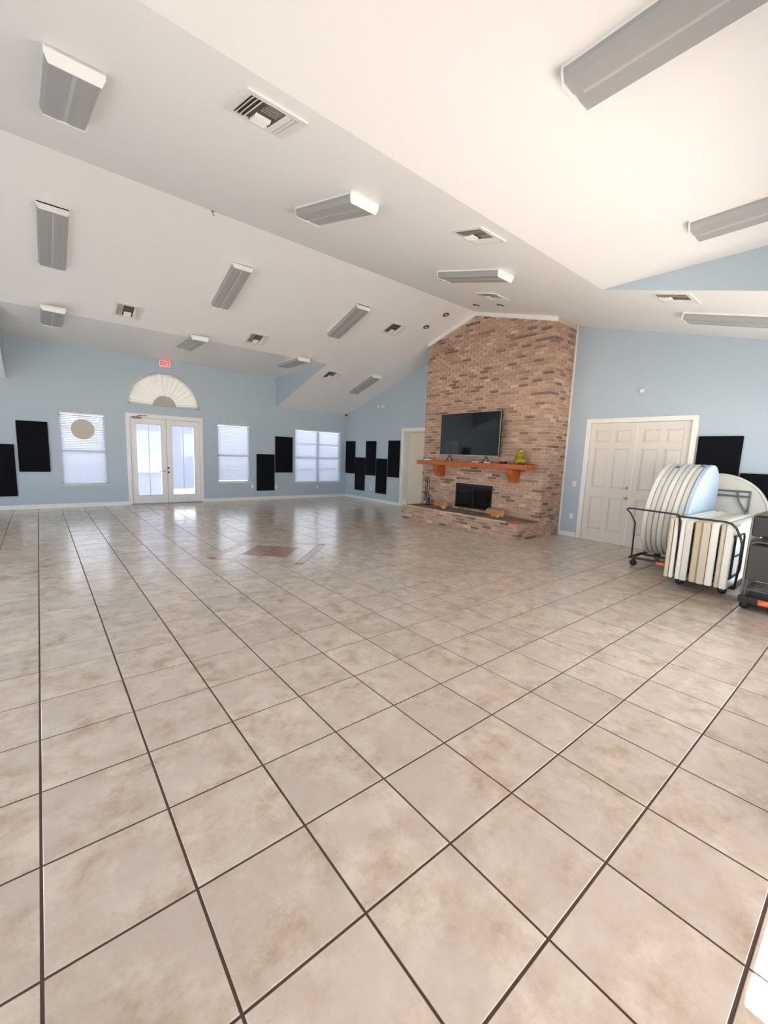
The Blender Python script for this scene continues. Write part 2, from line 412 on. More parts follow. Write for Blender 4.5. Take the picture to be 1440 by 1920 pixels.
# unseen porch roof on posts, added to shade the threshold; east edge cuts sun
m = MB(); m.box(-3.4, 5.27, -7.6, YC-WTS, 3.0, 3.1); tag(m.build('ceiling_added_porch', M_added_porch), kind='structure')
for xx in (-3.2, 5.05):
    m = MB(); m.box(xx-.12, xx+.12, -7.5, -7.26, -.06, 3.0); tag(m.build('trim_added_post', M_trim), kind='structure')

# ---- baseboards
BH, BT = .10, .016
def bb(name, segs):
    m = MB()
    for (x0, x1, y0, y1) in segs:
        m.box(x0, x1, y0, y1, 0, BH-.015)
        if x1-x0 > y1-y0: m.box(x0, x1, y0+.004 if y0 > 5 else y0, y1-.004 if y0 < 5 else y1, BH-.015, BH)
        else: m.box(x0+.004 if x0 > 3 else x0, x1-.004 if x0 < 3 else x1, y0, y1, BH-.015, BH)
    return tag(m.build(name, M_trim), kind='structure')
bb('baseboard_north', [(XD, 1.93, YA-BT, YA), (3.91, XB, YA-BT, YA)])
bb('baseboard_east', [(XB-BT, XB, 8.67, YA-BT), (XB-BT, XB, 2.83, 3.22), (XB-BT, XB, YC, .84)])
bb('baseboard_west', [(XD, XD+BT, YC, YA)])
bb('baseboard_south', [(XD, ENT[0]-.1, YC, YC+BT), (ENT[1]+.1, XB, YC, YC+BT)])
# vertical edge trims beside the brick breast
m = MB(); m.box(XB-.02, XB, 3.195, 3.228, .1, zB(3.19)); tag(m.build('trim_1', M_trim), kind='structure')
m = MB(); m.box(8.30, 8.36, 6.80, 6.835, .0, zA(6.83)); tag(m.build('trim_2', M_trim), kind='structure')

# ---- floor: grout bed with individual tiles
G = .0052                                              # half joint
MED, MO, MI = (2.95, 4.88), 1.03, .50                   # inlaid diamond: centre, outer and inner half diagonals
m = MB(); m.box(XD-WT, XB+WT, YC-WTS, YA+WT, -.12, -.004)
floor = tag(m.build('floor', M_grout), kind='structure')
WL[floor] = Vector((floor.location))
def clip(poly, a, b, c, keep_ge):                      # keep a*x+b*y >= c (or <=)
    out = []
    for i in range(len(poly)):
        p, q = poly[i], poly[(i+1) % len(poly)]
        dp, dq = a*p[0]+b*p[1]-c, a*q[0]+b*q[1]-c
        if not keep_ge: dp, dq = -dp, -dq
        if dp >= 0: out.append(p)
        if dp*dq < 0:
            t = dp/(dp-dq); out.append((p[0]+(q[0]-p[0])*t, p[1]+(q[1]-p[1])*t))
    return out if len(out) > 2 else []
def outside_diamond(poly, c, h):
    ed = [(1,1), (1,-1), (-1,-1), (-1,1)]; res = []; cur = poly
    for (a, b) in ed:
        k = a*c[0]+b*c[1]+h
        o = clip(cur, a, b, k, True)
        if o: res.append(o)
        cur = clip(cur, a, b, k, False)
        if not cur: break
    return res
def inside_diamond(poly, c, h):
    for (a, b) in ((1,1), (1,-1), (-1,-1), (-1,1)):
        poly = clip(poly, a, b, a*c[0]+b*c[1]+h, False)
        if not poly: return []
    return poly
CH = .002
def tile_geo(m, x0, x1, y0, y1, rnd=None, ztop=0.0):
    vs = [(x0,y0,-.012),(x1,y0,-.012),(x1,y1,-.012),(x0,y1,-.012),(x0,y0,ztop-CH*.7),(x1,y0,ztop-CH*.7),(x1,y1,ztop-CH*.7),(x0,y1,ztop-CH*.7),
          (x0+CH,y0+CH,ztop),(x1-CH,y0+CH,ztop),(x1-CH,y1-CH,ztop),(x0+CH,y1-CH,ztop)]
    m.add(vs, [(8,9,10,11)]+[(i, (i+1) % 4, 4+(i+1) % 4, 4+i) for i in range(4)]+[(4+i, 4+(i+1) % 4, 8+(i+1) % 4, 8+i) for i in range(4)], rnd)
m = MB(); hs = T/2-G; tile_geo(m, -hs, hs, -hs, hs)
tile0 = m.build('tile', M_tile, floor, local=True); tile_mesh = tile0.data; bpy.data.objects.remove(tile0)
cells = []
for i in range(math.floor(XD/T), math.ceil(XB/T)):
    for j in range(-3, math.ceil(YA/T)):
        x0, x1 = max(i*T+G, XD), min((i+1)*T-G, XB); y0, y1 = max(j*T+G, YC-WTS), min((j+1)*T-G, YA)
        if x1-x0 < .02 or y1-y0 < .02: continue
        pts = [(x0,y0,0),(x1,y0,0),(x1,y1,0),(x0,y1,0)]
        cells.append((parea(pts), x0, x1, y0, y1))
cells.sort(reverse=True)
field = MB(); count = 0
for (ar, x0, x1, y0, y1) in cells:
    cx, cy = (x0+x1)/2, (y0+y1)/2
    near = abs(cx-MED[0])+abs(cy-MED[1]) < MO+.5
    pieces = outside_diamond([(x0,y0),(x1,y0),(x1,y1),(x0,y1)], MED, MO+G) if near else None
    whole = (not near) or (abs(x1-x0-2*hs) < .001 and inside_diamond([(x0,y0),(x1,y0),(x1,y1),(x0,y1)], MED, MO+G) == [])
    if count < 292 and ar > 0:
        if whole and abs(x1-x0-2*hs) < .001 and abs(y1-y0-2*hs) < .001:
            o = bpy.data.objects.new('tile', tile_mesh); COL.objects.link(o); o.parent = floor
            o.location = Vector((cx, cy, random.uniform(-.0006, .0006)))-WL[floor]
        else:
            mm = MB()
            if whole or pieces is None: tile_geo(mm, x0, x1, y0, y1)
            else:
                for pc in pieces: mm.prism([(p[0], p[1], -.012) for p in pc], (0, 0, .012))
            if not mm.v: continue
            mm.build('tile', M_tile, floor)
        count += 1
    else:
        rv = random.random()
        if whole or pieces is None: tile_geo(field, x0, x1, y0, y1, rv, random.uniform(-.0006, .0006))
        else:
            for pc in pieces: field.prism([(p[0], p[1], -.012) for p in pc], (0, 0, .012), rv)
tag(field.build('tile_field', M_tile, floor, attr=True), kind='stuff')
# inlay: brown diamond of four tiles, beige bands, pinkish outer border with brown corners
def dmd(poly_fn): return poly_fn
def rot45(u, v): s = math.sqrt(.5); return (MED[0]+(u-v)*s, MED[1]+(u+v)*s)
def inlay(name, u0, u1, v0, v1, mat):
    q = [rot45(u0+G*.6, v0+G*.6), rot45(u1-G*.6, v0+G*.6), rot45(u1-G*.6, v1-G*.6), rot45(u0+G*.6, v1-G*.6)]
    mm = MB(); mm.prism([(p[0], p[1], -.012) for p in q], (0, 0, .0125)); return mm.build(name, mat, floor)
hi, ho = MI/math.sqrt(2), MO/math.sqrt(2)
for (a, b) in ((-hi, 0), (0, hi)):
    for (c, d) in ((-hi, 0), (0, hi)): inlay('inlay_tile', a, b, c, d, M_tile_brown)
b1 = hi+(ho-hi)*.7; b2 = ho
for sgn in (-1, 1):                                    # inner beige band
    lo, hi2 = sorted((sgn*hi, sgn*b1))
    for (a, b) in ((-b1, -b1/3), (-b1/3, b1/3), (b1/3, b1)): inlay('border_tile', a, b, lo, hi2, M_tile)
    for (a, b) in ((-hi, 0), (0, hi)): inlay('border_tile', lo, hi2, a, b, M_tile)
    lo, hi2 = sorted((sgn*b1, sgn*b2))
    for k in range(3):                                 # outer pinkish list tiles
        a, b = -b1+2*b1*k/3, -b1+2*b1*(k+1)/3
        inlay('border_tile', a, b, lo, hi2, M_tile_pink); inlay('border_tile', lo, hi2, a, b, M_tile_pink)
    for s2 in (-1, 1):
        l2, h2 = sorted((s2*b1, s2*b2)); inlay('corner_tile', lo, hi2, l2, h2, M_tile_brown if s2*sgn < 0 or sgn < 0 else M_tile_pink)

# ---- ground outside
m = MB(); m.box(-60, 60, -60, YC-WTS, -.3, -.06); tag(m.build('ground_front', M_concrete), kind='structure')
m = MB(); m.box(-60, 60, YA+WT, 60, -.3, -.06); tag(m.build('ground_back', M_concrete), kind='structure')
m = MB(); m.box(-60, XD-WT, YC-WT, YA+WT, -.3, -.06); m.box(XB+WT, 60, YC-WT, YA+WT, -.3, -.06); tag(m.build('ground_sides', M_concrete), kind='structure')
m = MB(); m.box(-1.0, 3.6, -2.72, YC-WTS, -.06, -.004)
landing = tag(m.build('floor_landing', M_grout), kind='structure')
for i in range(-2, 8):
    for j in range(-6, -3):
        o = bpy.data.objects.new('tile', tile_mesh); COL.objects.link(o); o.parent = landing
        o.location = Vector(((i+.5)*T, (j+.5)*T, 0))-WL[landing]
# strip of tiles in the doorway depth is part of row -4 (inside the wall thickness)

# ================================================================ WINDOWS, DOORS
def slat_stack(mb, x0, x1, y, z0, z1, pitch, depth, tilt, th=.003):
    n = int((z1-z0)/pitch); ca, sa = math.cos(tilt), math.sin(tilt)
    for k in range(n):
        z = z1-pitch*(k+.5)
        q = [(-depth/2, -th/2), (depth/2, -th/2), (depth/2, th/2), (-depth/2, th/2)]
        pl = [(x0, y+a*ca-b*sa, z+a*sa+b*ca) for a, b in q]
        mb.prism(pl, (x1-x0, 0, 0))
wn = [0]
def window(o, label_side, mull, axis='N'):
    x0, x1, z0, z1 = o; wn[0] += 1
    w_ = thing('window_%d' % wn[0], None, None, ((x0+x1)/2, YA+.1, z0), kind='structure')
    f = MB(); fw = .045; ya, yb = YA+.09, YA+.15
    f.box(x0, x0+fw, ya, yb, z0, z1); f.box(x1-fw, x1, ya, yb, z0, z1); f.box(x0, x1, ya, yb, z1-fw, z1); f.box(x0, x1, ya, yb, z0, z0+fw)
    zm = z0+(z1-z0)*.47
    f.box(x0, x1, ya+.005, yb-.01, zm-.03, zm+.03)
    if mull: f.box((x0+x1)/2-.045, (x0+x1)/2+.045, ya, yb, z0, z1)
    f.build('window_frame', M_vinyl, w_)
    g = MB()
    if mull:
        for k in (1, 2, 3):
            if k != 2:
                zz = z0+(z1-z0)*(.25 if k == 1 else .73); g.box(x0+fw, x1-fw, ya+.02, ya+.035, zz-.012, zz+.012)
        g.build('muntin', M_vinyl, w_)
    xs = [x0+fw, (x0+x1)/2, x1-fw] if mull else [x0+fw, x1-fw]
    for a, b in zip(xs, xs[1:]):
        for (c, d) in ((z0+fw, zm), (zm, z1-fw)):
            p = MB(); p.box(a, b, ya+.028, ya+.032, c, d); p.build('pane', M_pane, w_)
    s = MB(); s.bbox(x0-.02, x1+.02, YA-.03, YA+.09, z0-.025, z0, .004); s.build('window_sill', M_trim, w_)
    return w_
def blind(o, label, lift=0.0):
    x0, x1, z0, z1 = o; y = YA+.045
    b = thing('window_blind', label, 'blind', ((x0+x1)/2, y, z0), group='white slatted window blinds')
    m = MB(); m.bbox(x0+.008, x1-.008, y-.028, y+.028, z1-.055, z1-.004, .004); m.build('headrail', M_vinyl, b)
    m = MB(); slat_stack(m, x0+.012, x1-.012, y, z0+.035+lift, z1-.06, .043, .05, math.radians(53))
    tag(m.build('slats', M_slat, b), kind='stuff')
    m = MB(); m.bbox(x0+.012, x1-.012, y-.025, y+.025, z0+.008+lift, z0+.03+lift, .004); m.build('bottom_rail', M_vinyl, b)
    for t in ((.14, .86) if x1-x0 < 1.2 else (.07, .43, .57, .93)):
        xx = x0+(x1-x0)*t; m = MB(); m.tube([(xx, y-.03, z1-.05), (xx, y-.03, z0+.02+lift)], .0025, 5); m.build('ladder_cord', M_vinyl, b)
    m = MB(); m.tube([(x0+.07, y-.034, z1-.06), (x0+.07, y-.034, z1-.9)], .004, 6); m.build('tilt_wand', M_vinyl, b)
    return b
window(W1, '', False); blind(W1, 'white slatted blind in the window left of the glass doors')
window(W2, '', False); blind(W2, 'white slatted blind in the narrow window right of the glass doors')
window(W3, '', True); blind(W3, 'wide white slatted blind on the double window by the room corner')
m = MB(); m.lathe([(.0, -.006), (.245, -.006), (.25, -.003), (.25, .003), (.245, .006), (0, .006)], 40, 'Y', (.99, YA-.012, 1.985))
d = tag(m.build('round_plaque', M_disc), 'round beige disc hanging in front of the leftmost window blind', 'plaque')
m = MB(); m.tube([(.94, YA-.01, 2.225), (.97, YA+.008, 2.37)], .002, 5); m.tube([(1.04, YA-.01, 2.225), (1.01, YA+.008, 2.37)], .002, 5); m.build('cord', M_vinyl, d)

# half-round window with pleated sunburst shade
wn[0] += 1
w4 = thing('window_%d' % wn[0], None, None, (AC, YA+.1, AZ), kind='structure')
m = MB(); n = 32
for k in range(n):
    a0, a1 = math.pi*k/n, math.pi*(k+1)/n
    p = [(AC+r*math.cos(a), YA+.165, AZ+r*math.sin(a)) for r, a in ((AR, a0), (AR, a1), (AR-.045, a1), (AR-.045, a0))]
    m.prism(p, (0, .03, 0))
m.box(AC-AR, AC+AR, YA+.165, YA+.195, AZ, AZ+.045); m.build('window_frame', M_vinyl, w4)
m = MB(); m.prism([(AC+(AR-.03)*math.cos(math.pi*k/n), YA+.178, AZ+(AR-.03)*math.sin(math.pi*k/n)) for k in range(n+1)], (0, .004, 0)); m.build('pane', M_pane, w4)
sh = thing('sunburst_shade', 'cream pleated fan shade in the half-round window over the glass doors', 'shade', (AC, YA+.06, AZ))
NP = 34; vs_ = []; fs_ = []
for k in range(NP+1):
    a = math.pi*k/NP; big = random.uniform(.8, 1.15)
    dy = (.05*big if k % 2 else -.008); dyi = (.012 if k % 2 else 0)
    for r, dd in ((.27, dyi), (.6, dy*.7), (.895, dy)):
        vs_.append((AC+r*math.cos(a), YA+.105+dd, AZ+.012+r*math.sin(a)))
for k in range(NP):
    for r in (0, 1): fs_.append((k*3+r, k*3+r+1, (k+1)*3+r+1, (k+1)*3+r))
m = MB(); m.add(vs_, fs_); m.build('pleated_fan', M_shade, sh)
m = MB(); m.prism([(AC+.30*math.cos(math.pi*k/24), YA+.088, AZ+.01+.30*math.sin(math.pi*k/24)) for k in range(25)], (0, .012, 0)); m.build('hub', M_hub, sh)

# french doors
d1 = thing('door_1', None, None, ((FD[0]+FD[1])/2, YA, 0), kind='structure')
m = MB(); cw = .085
m.bbox(FD[0]-.055, FD[0]+.04, YA-.022, YA+.01, 0, FD[3]+.045, .004); m.bbox(FD[1]-.04, FD[1]+.055, YA-.022, YA+.01, 0, FD[3]+.045, .004)
m.bbox(FD[0]-.055, FD[1]+.055, YA-.024, YA+.01, FD[3]-.05, FD[3]+.055, .004); m.build('door_casing', M_frenchdoor, d1)
m = MB(); m.box(FD[0], FD[0]+.05, YA+.01, YA+WT, 0, FD[3]); m.box(FD[1]-.05, FD[1], YA+.01, YA+WT, 0, FD[3]); m.box(FD[0], FD[1], YA+.01, YA+WT, FD[3]-.06, FD[3])
m.box(FD[0]+.05, FD[1]-.05, YA+.077, YA+.1, FD[3]-.1, FD[3]-.06); m.box(FD[0]+.05, FD[0]+.075, YA+.077, YA+.1, 0, FD[3]-.06); m.box(FD[1]-.075, FD[1]-.05, YA+.077, YA+.1, 0, FD[3]-.06); m.box(2.905, 2.945, YA+.077, YA+.09, .022, FD[3]-.1)
m.build('jamb', M_frenchdoor, d1)
m = MB(); m.bbox(FD[0], FD[1], YA-.03, YA+.15, 0, .022, .004); m.build('threshold', M_steel, d1)
mid = 2.925
for k, (a, b) in enumerate(((FD[0]+.052, mid-.004), (mid+.004, FD[1]-.052))):
    m = MB(); st = .125; zt = FD[3]-.065; y0, y1 = YA+.03, YA+.075
    m.bbox(a, a+st, y0, y1, .025, zt, .004); m.bbox(b-st, b, y0, y1, .025, zt, .004)
    m.bbox(a+st-.01, b-st+.01, y0, y1, zt-.14, zt, .004); m.bbox(a+st-.01, b-st+.01, y0, y1, .025, .24, .004)
    lf = m.build('door_leaf', M_frenchdoor, d1)
    g0, g1, gz0, gz1 = a+st, b-st, .24, zt-.14
    m = MB()
    for (p0, p1, q0, q1) in ((g0, g0+.022, gz0, gz1), (g1-.022, g1, gz0, gz1), (g0, g1, gz1-.022, gz1), (g0, g1, gz0, gz0+.022)): m.box(p0, p1, y0-.008, y0+.004, q0, q1)
    m.build('glazing_bead', M_frenchdoor, lf)
    m = MB(); m.box(g0, g1, y0+.006, y0+.009, gz0, gz1); m.build('pane', M_pane, lf)
    m = MB(); slat_stack(m, g0+.02, g1-.02, y0+.026, gz0+.03+(.14 if k else -.025), gz1-.005, .026, .03, math.radians(63), .002)
    tag(m.build('slats', M_slat, lf), kind='stuff')
    m = MB(); xm = (g0+g1)/2; m.box(xm-.011, xm+.011, y0, y0+.005, gz0+.022, gz1-.022); m.build('muntin', M_vinyl, lf)
m = MB(); m.lathe([(.0, -.03), (.028, -.03), (.028, 0), (0, 0)], 14, 'Y', (mid-.065, YA+.03, .93)); m.bbox(mid-.2, mid-.055, YA-.035, YA-.015, .92, .942, .004); m.build('lever_handle', M_silver, d1)
m = MB(); m.lathe([(0, -.02), (.026, -.02), (.026, 0), (0, 0)], 14, 'Y', (mid+.03, YA+.03, .90)); m.lathe([(0, -.02), (.026, -.02), (.026, 0), (0, 0)], 14, 'Y', (mid+.03, YA+.03, 1.02)); m.build('deadbolt', M_black, d1)
c = thing('door_closer', 'grey hydraulic closer arm above the left glass door leaf', 'door closer', (2.2, YA-.03, 2.38))
m = MB(); m.bbox(2.08, 2.30, YA-.075, YA-.024, 2.355, 2.405, .006); m.build('closer_body', M_leggrey, c)
m = MB(); m.tube([(2.2, YA-.06, 2.41), (2.22, YA-.1, 2.43), (2.42, YA-.06, 2.44)], .01, 6); m.tube([(2.42, YA-.06, 2.44), (2.44, YA-.024, 2.45)], .01, 6); m.build('closer_arm', M_leggrey, c)

# six-panel double door, east wall
d2 = thing('door_2', None, None, (XB, (D2[0]+D2[1])/2, 0), kind='structure')
m = MB(); c_ = .085
m.bbox(XB-.022, XB+.01, D2[0]-.07, D2[0]+.02, 0, D2[3]+.07, .004); m.bbox(XB-.022, XB+.01, D2[1]-.02, D2[1]+.07, 0, D2[3]+.07, .004)
m.bbox(XB-.024, XB+.01, D2[0]-.07, D2[1]+.07, D2[3]-.02, D2[3]+.07, .004); m.build('door_casing', M_trim, d2)
m = MB(); m.box(XB+.01, XB+WT, D2[0], D2[0]+.02, 0, D2[3]); m.box(XB+.01, XB+WT, D2[1]-.02, D2[1], 0, D2[3]); m.box(XB+.01, XB+WT, D2[0], D2[1], D2[3]-.02, D2[3]); m.build('jamb', M_trim, d2)
def panel_door(y0, y1, x, parent, knob):
    zt = D2[3]-.024; zb = .012
    m = MB(); m.box(x+.02, x+.045, y0, y1, zb, zt)     # recessed field
    W = y1-y0; st = W*.125; pw = (W-3*st)/2
    rows = [(zb+.22, zb+.92), (zb+1.10, zb+1.92), (zb+2.03, zt-.13)]
    for yy in (y0, y0+st+pw, y1-st): m.box(x, x+.0195, yy, yy+st, zb, zt)
    zz = [zb]+[v for r in rows for v in r]+[zt]
    for a, b in zip(zz[::2], zz[1::2]):
        for ya in (y0+st, y0+2*st+pw): m.box(x, x+.0195, ya+.0004, ya+pw-.0004, a, b)
    lf = m.build('door_leaf', M_door, parent)
    for (za, zb_) in rows:
        for k in range(2):
            ya = y0+st+k*(pw+st); p = MB(); e = .03
            vs_ = [(x+.02, ya+.012, za+.012), (x+.02, ya+pw-.012, za+.012), (x+.02, ya+pw-.012, zb_-.012), (x+.02, ya+.012, zb_-.012),
                   (x+.005, ya+.012+e, za+.012+e), (x+.005, ya+pw-.012-e, za+.012+e), (x+.005, ya+pw-.012-e, zb_-.012-e), (x+.005, ya+.012+e, zb_-.012-e)]
            p.add(vs_, [(4,5,6,7)]+[(i, (i+1) % 4, 4+(i+1) % 4, 4+i) for i in range(4)]); p.build('panel', M_door, lf)
    if knob:
        for z, r in ((.945, .028), (1.15, .024)):
            p = MB(); p.lathe([(0, -.05), (r*.9, -.045), (r, -.03), (r*.5, -.02), (r*1.15, -.006), (r*1.15, 0), (0, 0)], 16, 'X', (x, y0+.07, z)); p.build('knob' if r > .025 else 'deadbolt', M_brass, lf, smooth=True)
    return lf
panel_door(1.838, D2[1]-.024, XB+.02, d2, True); panel_door(D2[0]+.024, 1.832, XB+.02, d2, False)
m = MB(); m.box(XB+.012, XB+.03, 1.825, 1.848, .012, D2[3]-.024); m.build('astragal', M_trim, d2)
m = MB(); m.bbox(XB-.01, XB+.1, D2[0]+.02, D2[1]-.02, 0, .0115, .003); m.build('threshold', M_trim, d2)
m = MB(); m.box(XB+.1, XB+.12, D2[0]-.02, D2[1]+.02, 0, D2[3]+.02); m.build('door_backing', M_door, d2)  # unseen sheet added to stop sun leaking under the door

# plain flush door set back beside the fireplace
d3 = thing('door_3', None, None, (XB, (D3[0]+D3[1])/2, 0), kind='structure')
m = MB()
m.bbox(XB-.022, XB+.01, D3[0]-.09, D3[0]+.005, 0, D3[3]+.09, .004); m.bbox(XB-.022, XB+.01, D3[1]-.005, D3[1]+.09, 0, D3[3]+.09, .004)
m.bbox(XB-.024, XB+.01, D3[0]-.09, D3[1]+.09, D3[3]-.005, D3[3]+.095, .004); m.build('door_casing', M_trim, d3)
m = MB(); m.box(XB+.01, XB+.3, D3[0]-.001, D3[0]+.02, 0, D3[3]); m.box(XB+.01, XB+.3, D3[1]-.02, D3[1]+.001, 0, D3[3]); m.box(XB+.01, XB+.3, D3[0], D3[1], D3[3]-.02, D3[3]+.001); m.build('jamb', M_trim, d3)
M_door3 = plain('ivory_door_paint', (226, 216, 198), .45)
m = MB(); m.bbox(XB+.22, XB+.26, D3[0]+.02, D3[1]-.02, .01, D3[3]-.02, .003); m.build('door_leaf', M_door3, d3)
m = MB(); m.box(XB+.3, XB+.32, D3[0]-.1, D3[1]+.1, 0, D3[3]+.1); m.build('door_backing', M_door3, d3)

# entrance surround the camera stands in
m = MB()
m.box(ENT[0]-.08, ENT[0], YC, YC+.02, 0, ENT[3]+.08); m.box(ENT[1], ENT[1]+.08, YC, YC+.02, 0, ENT[3]+.08); m.box(ENT[0]-.08, ENT[1]+.08, YC, YC+.02, ENT[3], ENT[3]+.08)
tag(m.build('trim_3', M_trim), kind='structure')

# ================================================================ FIREPLACE
FX, FY0, FY1 = 8.22, 3.235, 6.80
HX, HY0, HY1 = 7.43, 3.235, 6.70
BL, BHT, MJ = .203, .057, .0107
CO = BHT+MJ
HZ = 5*CO                                              # hearth height
FBY0, FBY1, FBZ0, FBZ1 = 4.47, 5.58, .40, 1.0           # firebox opening
fp = thing('brick_fireplace', 'tall brick fireplace with raised brick hearth rising to the ceiling', 'fireplace', ((HX+XB)/2, (FY0+FY1)/2, 0))
m = MB()                                               # mortar core of the breast, around the firebox
X0 = FX+.009; Y0 = FY0+.009
def core(y0, y1, z0, z1): m.box(X0, XB, y0, y1, z0, z1)
core(Y0, FBY0, 0, FBZ1); core(FBY1, FY1, 0, FBZ1); core(FBY0, FBY1, 0, FBZ0)
for (a, b) in ((Y0, FBY0), (FBY0, YR), (YR, FBY1), (FBY1, FY1)):
    m.prism([(X0, a, FBZ1), (X0, b, FBZ1), (X0, b, zc(b)), (X0, a, zc(a))], (XB-X0, 0, 0))
m.build('chimney_breast', M_mortar, fp)
m = MB(); m.box(HX+.009, FX+.02, HY0+.009, HY1-.009, 0, HZ-.012); hearth = m.build('hearth', M_mortar, fp)
bricks = []                                            # (score, box, parent)
def brick(x0, x1, y0, y1, z0, z1, face, par):
    if face == 'x': pts = [(x0,y0,z0),(x0,y1,z0),(x0,y1,z1),(x0,y0,z1)]
    else: pts = [(x0,y0,z0),(x1,y0,z0),(x1,y0,z1),(x0,y0,z1)]
    bricks.append((parea(pts), (x0, x1, y0, y1, z0, z1), par))
HD = .0965
def courses(xf, y0, y1, xb, z0, n, par, front_ok=lambda ya, yb, z: True, zmax=lambda y: 99):
    for k in range(n):
        z = z0+k*CO+MJ/2; even = k % 2 == 0; jx = lambda: random.uniform(-.0035, .002)
        y = y0 if even else y0+HD+MJ
        while y < y1-.03:
            ye = min(y+BL, y1)
            if z+BHT < min(zmax(y), zmax(ye)):
                segs = [(y, ye)]
                if not front_ok(y, ye, z):
                    segs = []
                    if y < FBY0-.03 and ye > FBY0: segs.append((y, FBY0))
                    if ye > FBY1+.03 and y < FBY1: segs.append((FBY1, ye))
                for (a, b) in segs: brick(xf+jx(), xf+HD, a, b, z, z+BHT, 'x', par)
            y = ye+MJ
        x = xf+HD+MJ if even else xf
        while x < xb-.02:
            xe = min(x+BL, xb)
            if z+BHT < zmax(y0): brick(x, xe, y0+jx(), y0+HD, z, z+BHT, 'y', par)
            x = xe+MJ
fok = lambda ya, yb, z: not (yb > FBY0 and ya < FBY1 and z+BHT > FBZ0+.005 and z < FBZ1-.01)
courses(FX, FY0, FY1, XB, 0, 80, fp, fok, lambda y: zc(y)-.03)
courses(HX, HY0, HY1, FX, 0, 5, hearth)
bricks = [b for b in bricks if not (b[2] is fp and b[1][5] < HZ-.01 and b[1][0] < FX+.02 and b[1][3] < HY1 and b[1][2] > FY0+.11)]
bricks.sort(key=lambda b: -b[0])
bm_cache = {}
restm = {fp: MB(), hearth: MB()}
for k, (sc_, bx, par) in enumerate(bricks):
    dx, dy, dz = bx[1]-bx[0], bx[3]-bx[2], bx[5]-bx[4]
    if k < 300:
        key = (round(dx, 2), round(dy, 2), round(dz, 3))
        if key not in bm_cache:
            mm = MB(); mm.bbox(-dx/2, dx/2, -dy/2, dy/2, 0, dz, .003); t_ = mm.build('brick', M_brick, local=True); bm_cache[key] = t_.data; bpy.data.objects.remove(t_)
        o = bpy.data.objects.new('brick', bm_cache[key]); COL.objects.link(o); o.parent = par
        o.location = Vector(((bx[0]+bx[1])/2, (bx[2]+bx[3])/2, bx[4]))-WL[par]
    else: restm[par].box(*bx, rnd=random.random())
for par, mm in restm.items():
    if mm.v: tag(mm.build('brickwork', M_brick, par, attr=True), kind='stuff')
# hearth top: flat pavers, pale mortar bead on the front edge and a red corner tile
m = MB(); yy = HY0+.005
while yy < HY1-.05:
    ye = min(yy+.2, HY1); xx = HX+.10
    while xx < FX-.02:
        m.box(xx, min(xx+.097, FX), yy, ye-.004, HZ-.012, HZ+.012+random.uniform(-.002, .002), random.random()); xx += .1
    yy = ye
tag(m.build('pavers', M_paver, hearth, attr=True), kind='stuff')
m = MB(); yy = HY0+.28
while yy < HY1-.02:
    ln = random.uniform(.05, .16); m.box(HX+.012+random.uniform(-.004, .004), HX+.1, yy, min(yy+ln, HY1), HZ-.008, HZ+random.uniform(.006, .016)); yy += ln
m.build('mortar_bead', M_mortar_light, hearth)
m = MB(); m.bbox(HX+.02, HX+.32, HY0+.01, HY0+.26, HZ-.012, HZ+.02, .004); tag(m.build('corner_tile', M_stone, hearth), 'red clay corner tile')
# firebox
m = MB(); fx0 = FX+.02; fxd = FX+.55
m.box(fxd, fxd+.03, FBY0-.03, FBY1+.03, FBZ0-.03, FBZ1+.03); m.box(fx0, fxd, FBY0-.005, FBY0+.012, FBZ0, FBZ1); m.box(fx0, fxd, FBY1-.012, FBY1+.005, FBZ0, FBZ1)
m.box(fx0, fxd, FBY0, FBY1, FBZ0-.005, FBZ0+.012); m.box(fx0, fxd, FBY0, FBY1, FBZ1-.012, FBZ1+.005)
m.build('firebox', M_soot, fp)
m = MB()
for (a, b, c, d_) in ((FBY0, FBY1, FBZ1-.06, FBZ1), (FBY0, FBY1, FBZ0, FBZ0+.035), (FBY0, FBY0+.035, FBZ0, FBZ1), (FBY1-.035, FBY1, FBZ0, FBZ1), ((FBY0+FBY1)/2-.012, (FBY0+FBY1)/2+.012, FBZ0, FBZ1)): m.box(FX-.004, FX+.03, a, b, c, d_)
fs = m.build('fire_screen_frame', M_black, fp)
for (a, b) in ((FBY0+.035, (FBY0+FBY1)/2-.012), ((FBY0+FBY1)/2+.012, FBY1-.035)):
    m = MB(); m.box(FX+.01, FX+.014, a, b, FBZ0+.035, FBZ1-.06); m.build('fire_glass', M_fireglass, fs)
m = MB(); m.box(FX+.2, FX+.4, FBY0+.2, FBY1-.2, FBZ0+.012, FBZ0+.05); m.tube([(FX+.3, FBY0+.2, FBZ0+.12), (FX+.28, FBY1-.3, FBZ0+.12)], .06, 10); m.tube([(FX+.25, FBY0+.3, FBZ0+.22), (FX+.34, FBY1-.35, FBZ0+.2)], .05, 10)
m.build('log_grate', M_soot, fp)
# white crown board following the sloping ceiling on the breast
m = MB(); TRH = .085
m.prism([(FX-.03, YR, zc(YR)), (FX-.03, FY1, zA(FY1)), (FX-.03, FY1, zA(FY1)-TRH), (FX-.03, YR, zc(YR)-TRH)], (.05, 0, 0))
m.prism([(FX-.03, FY0-.03, zB(FY0-.03)), (FX-.03, YR, zc(YR)), (FX-.03, YR, zc(YR)-TRH), (FX-.03, FY0-.03, zB(FY0-.03)-TRH)], (.05, 0, 0))
tag(m.build('crown_board', M_trim, fp), 'white board along the brick top')

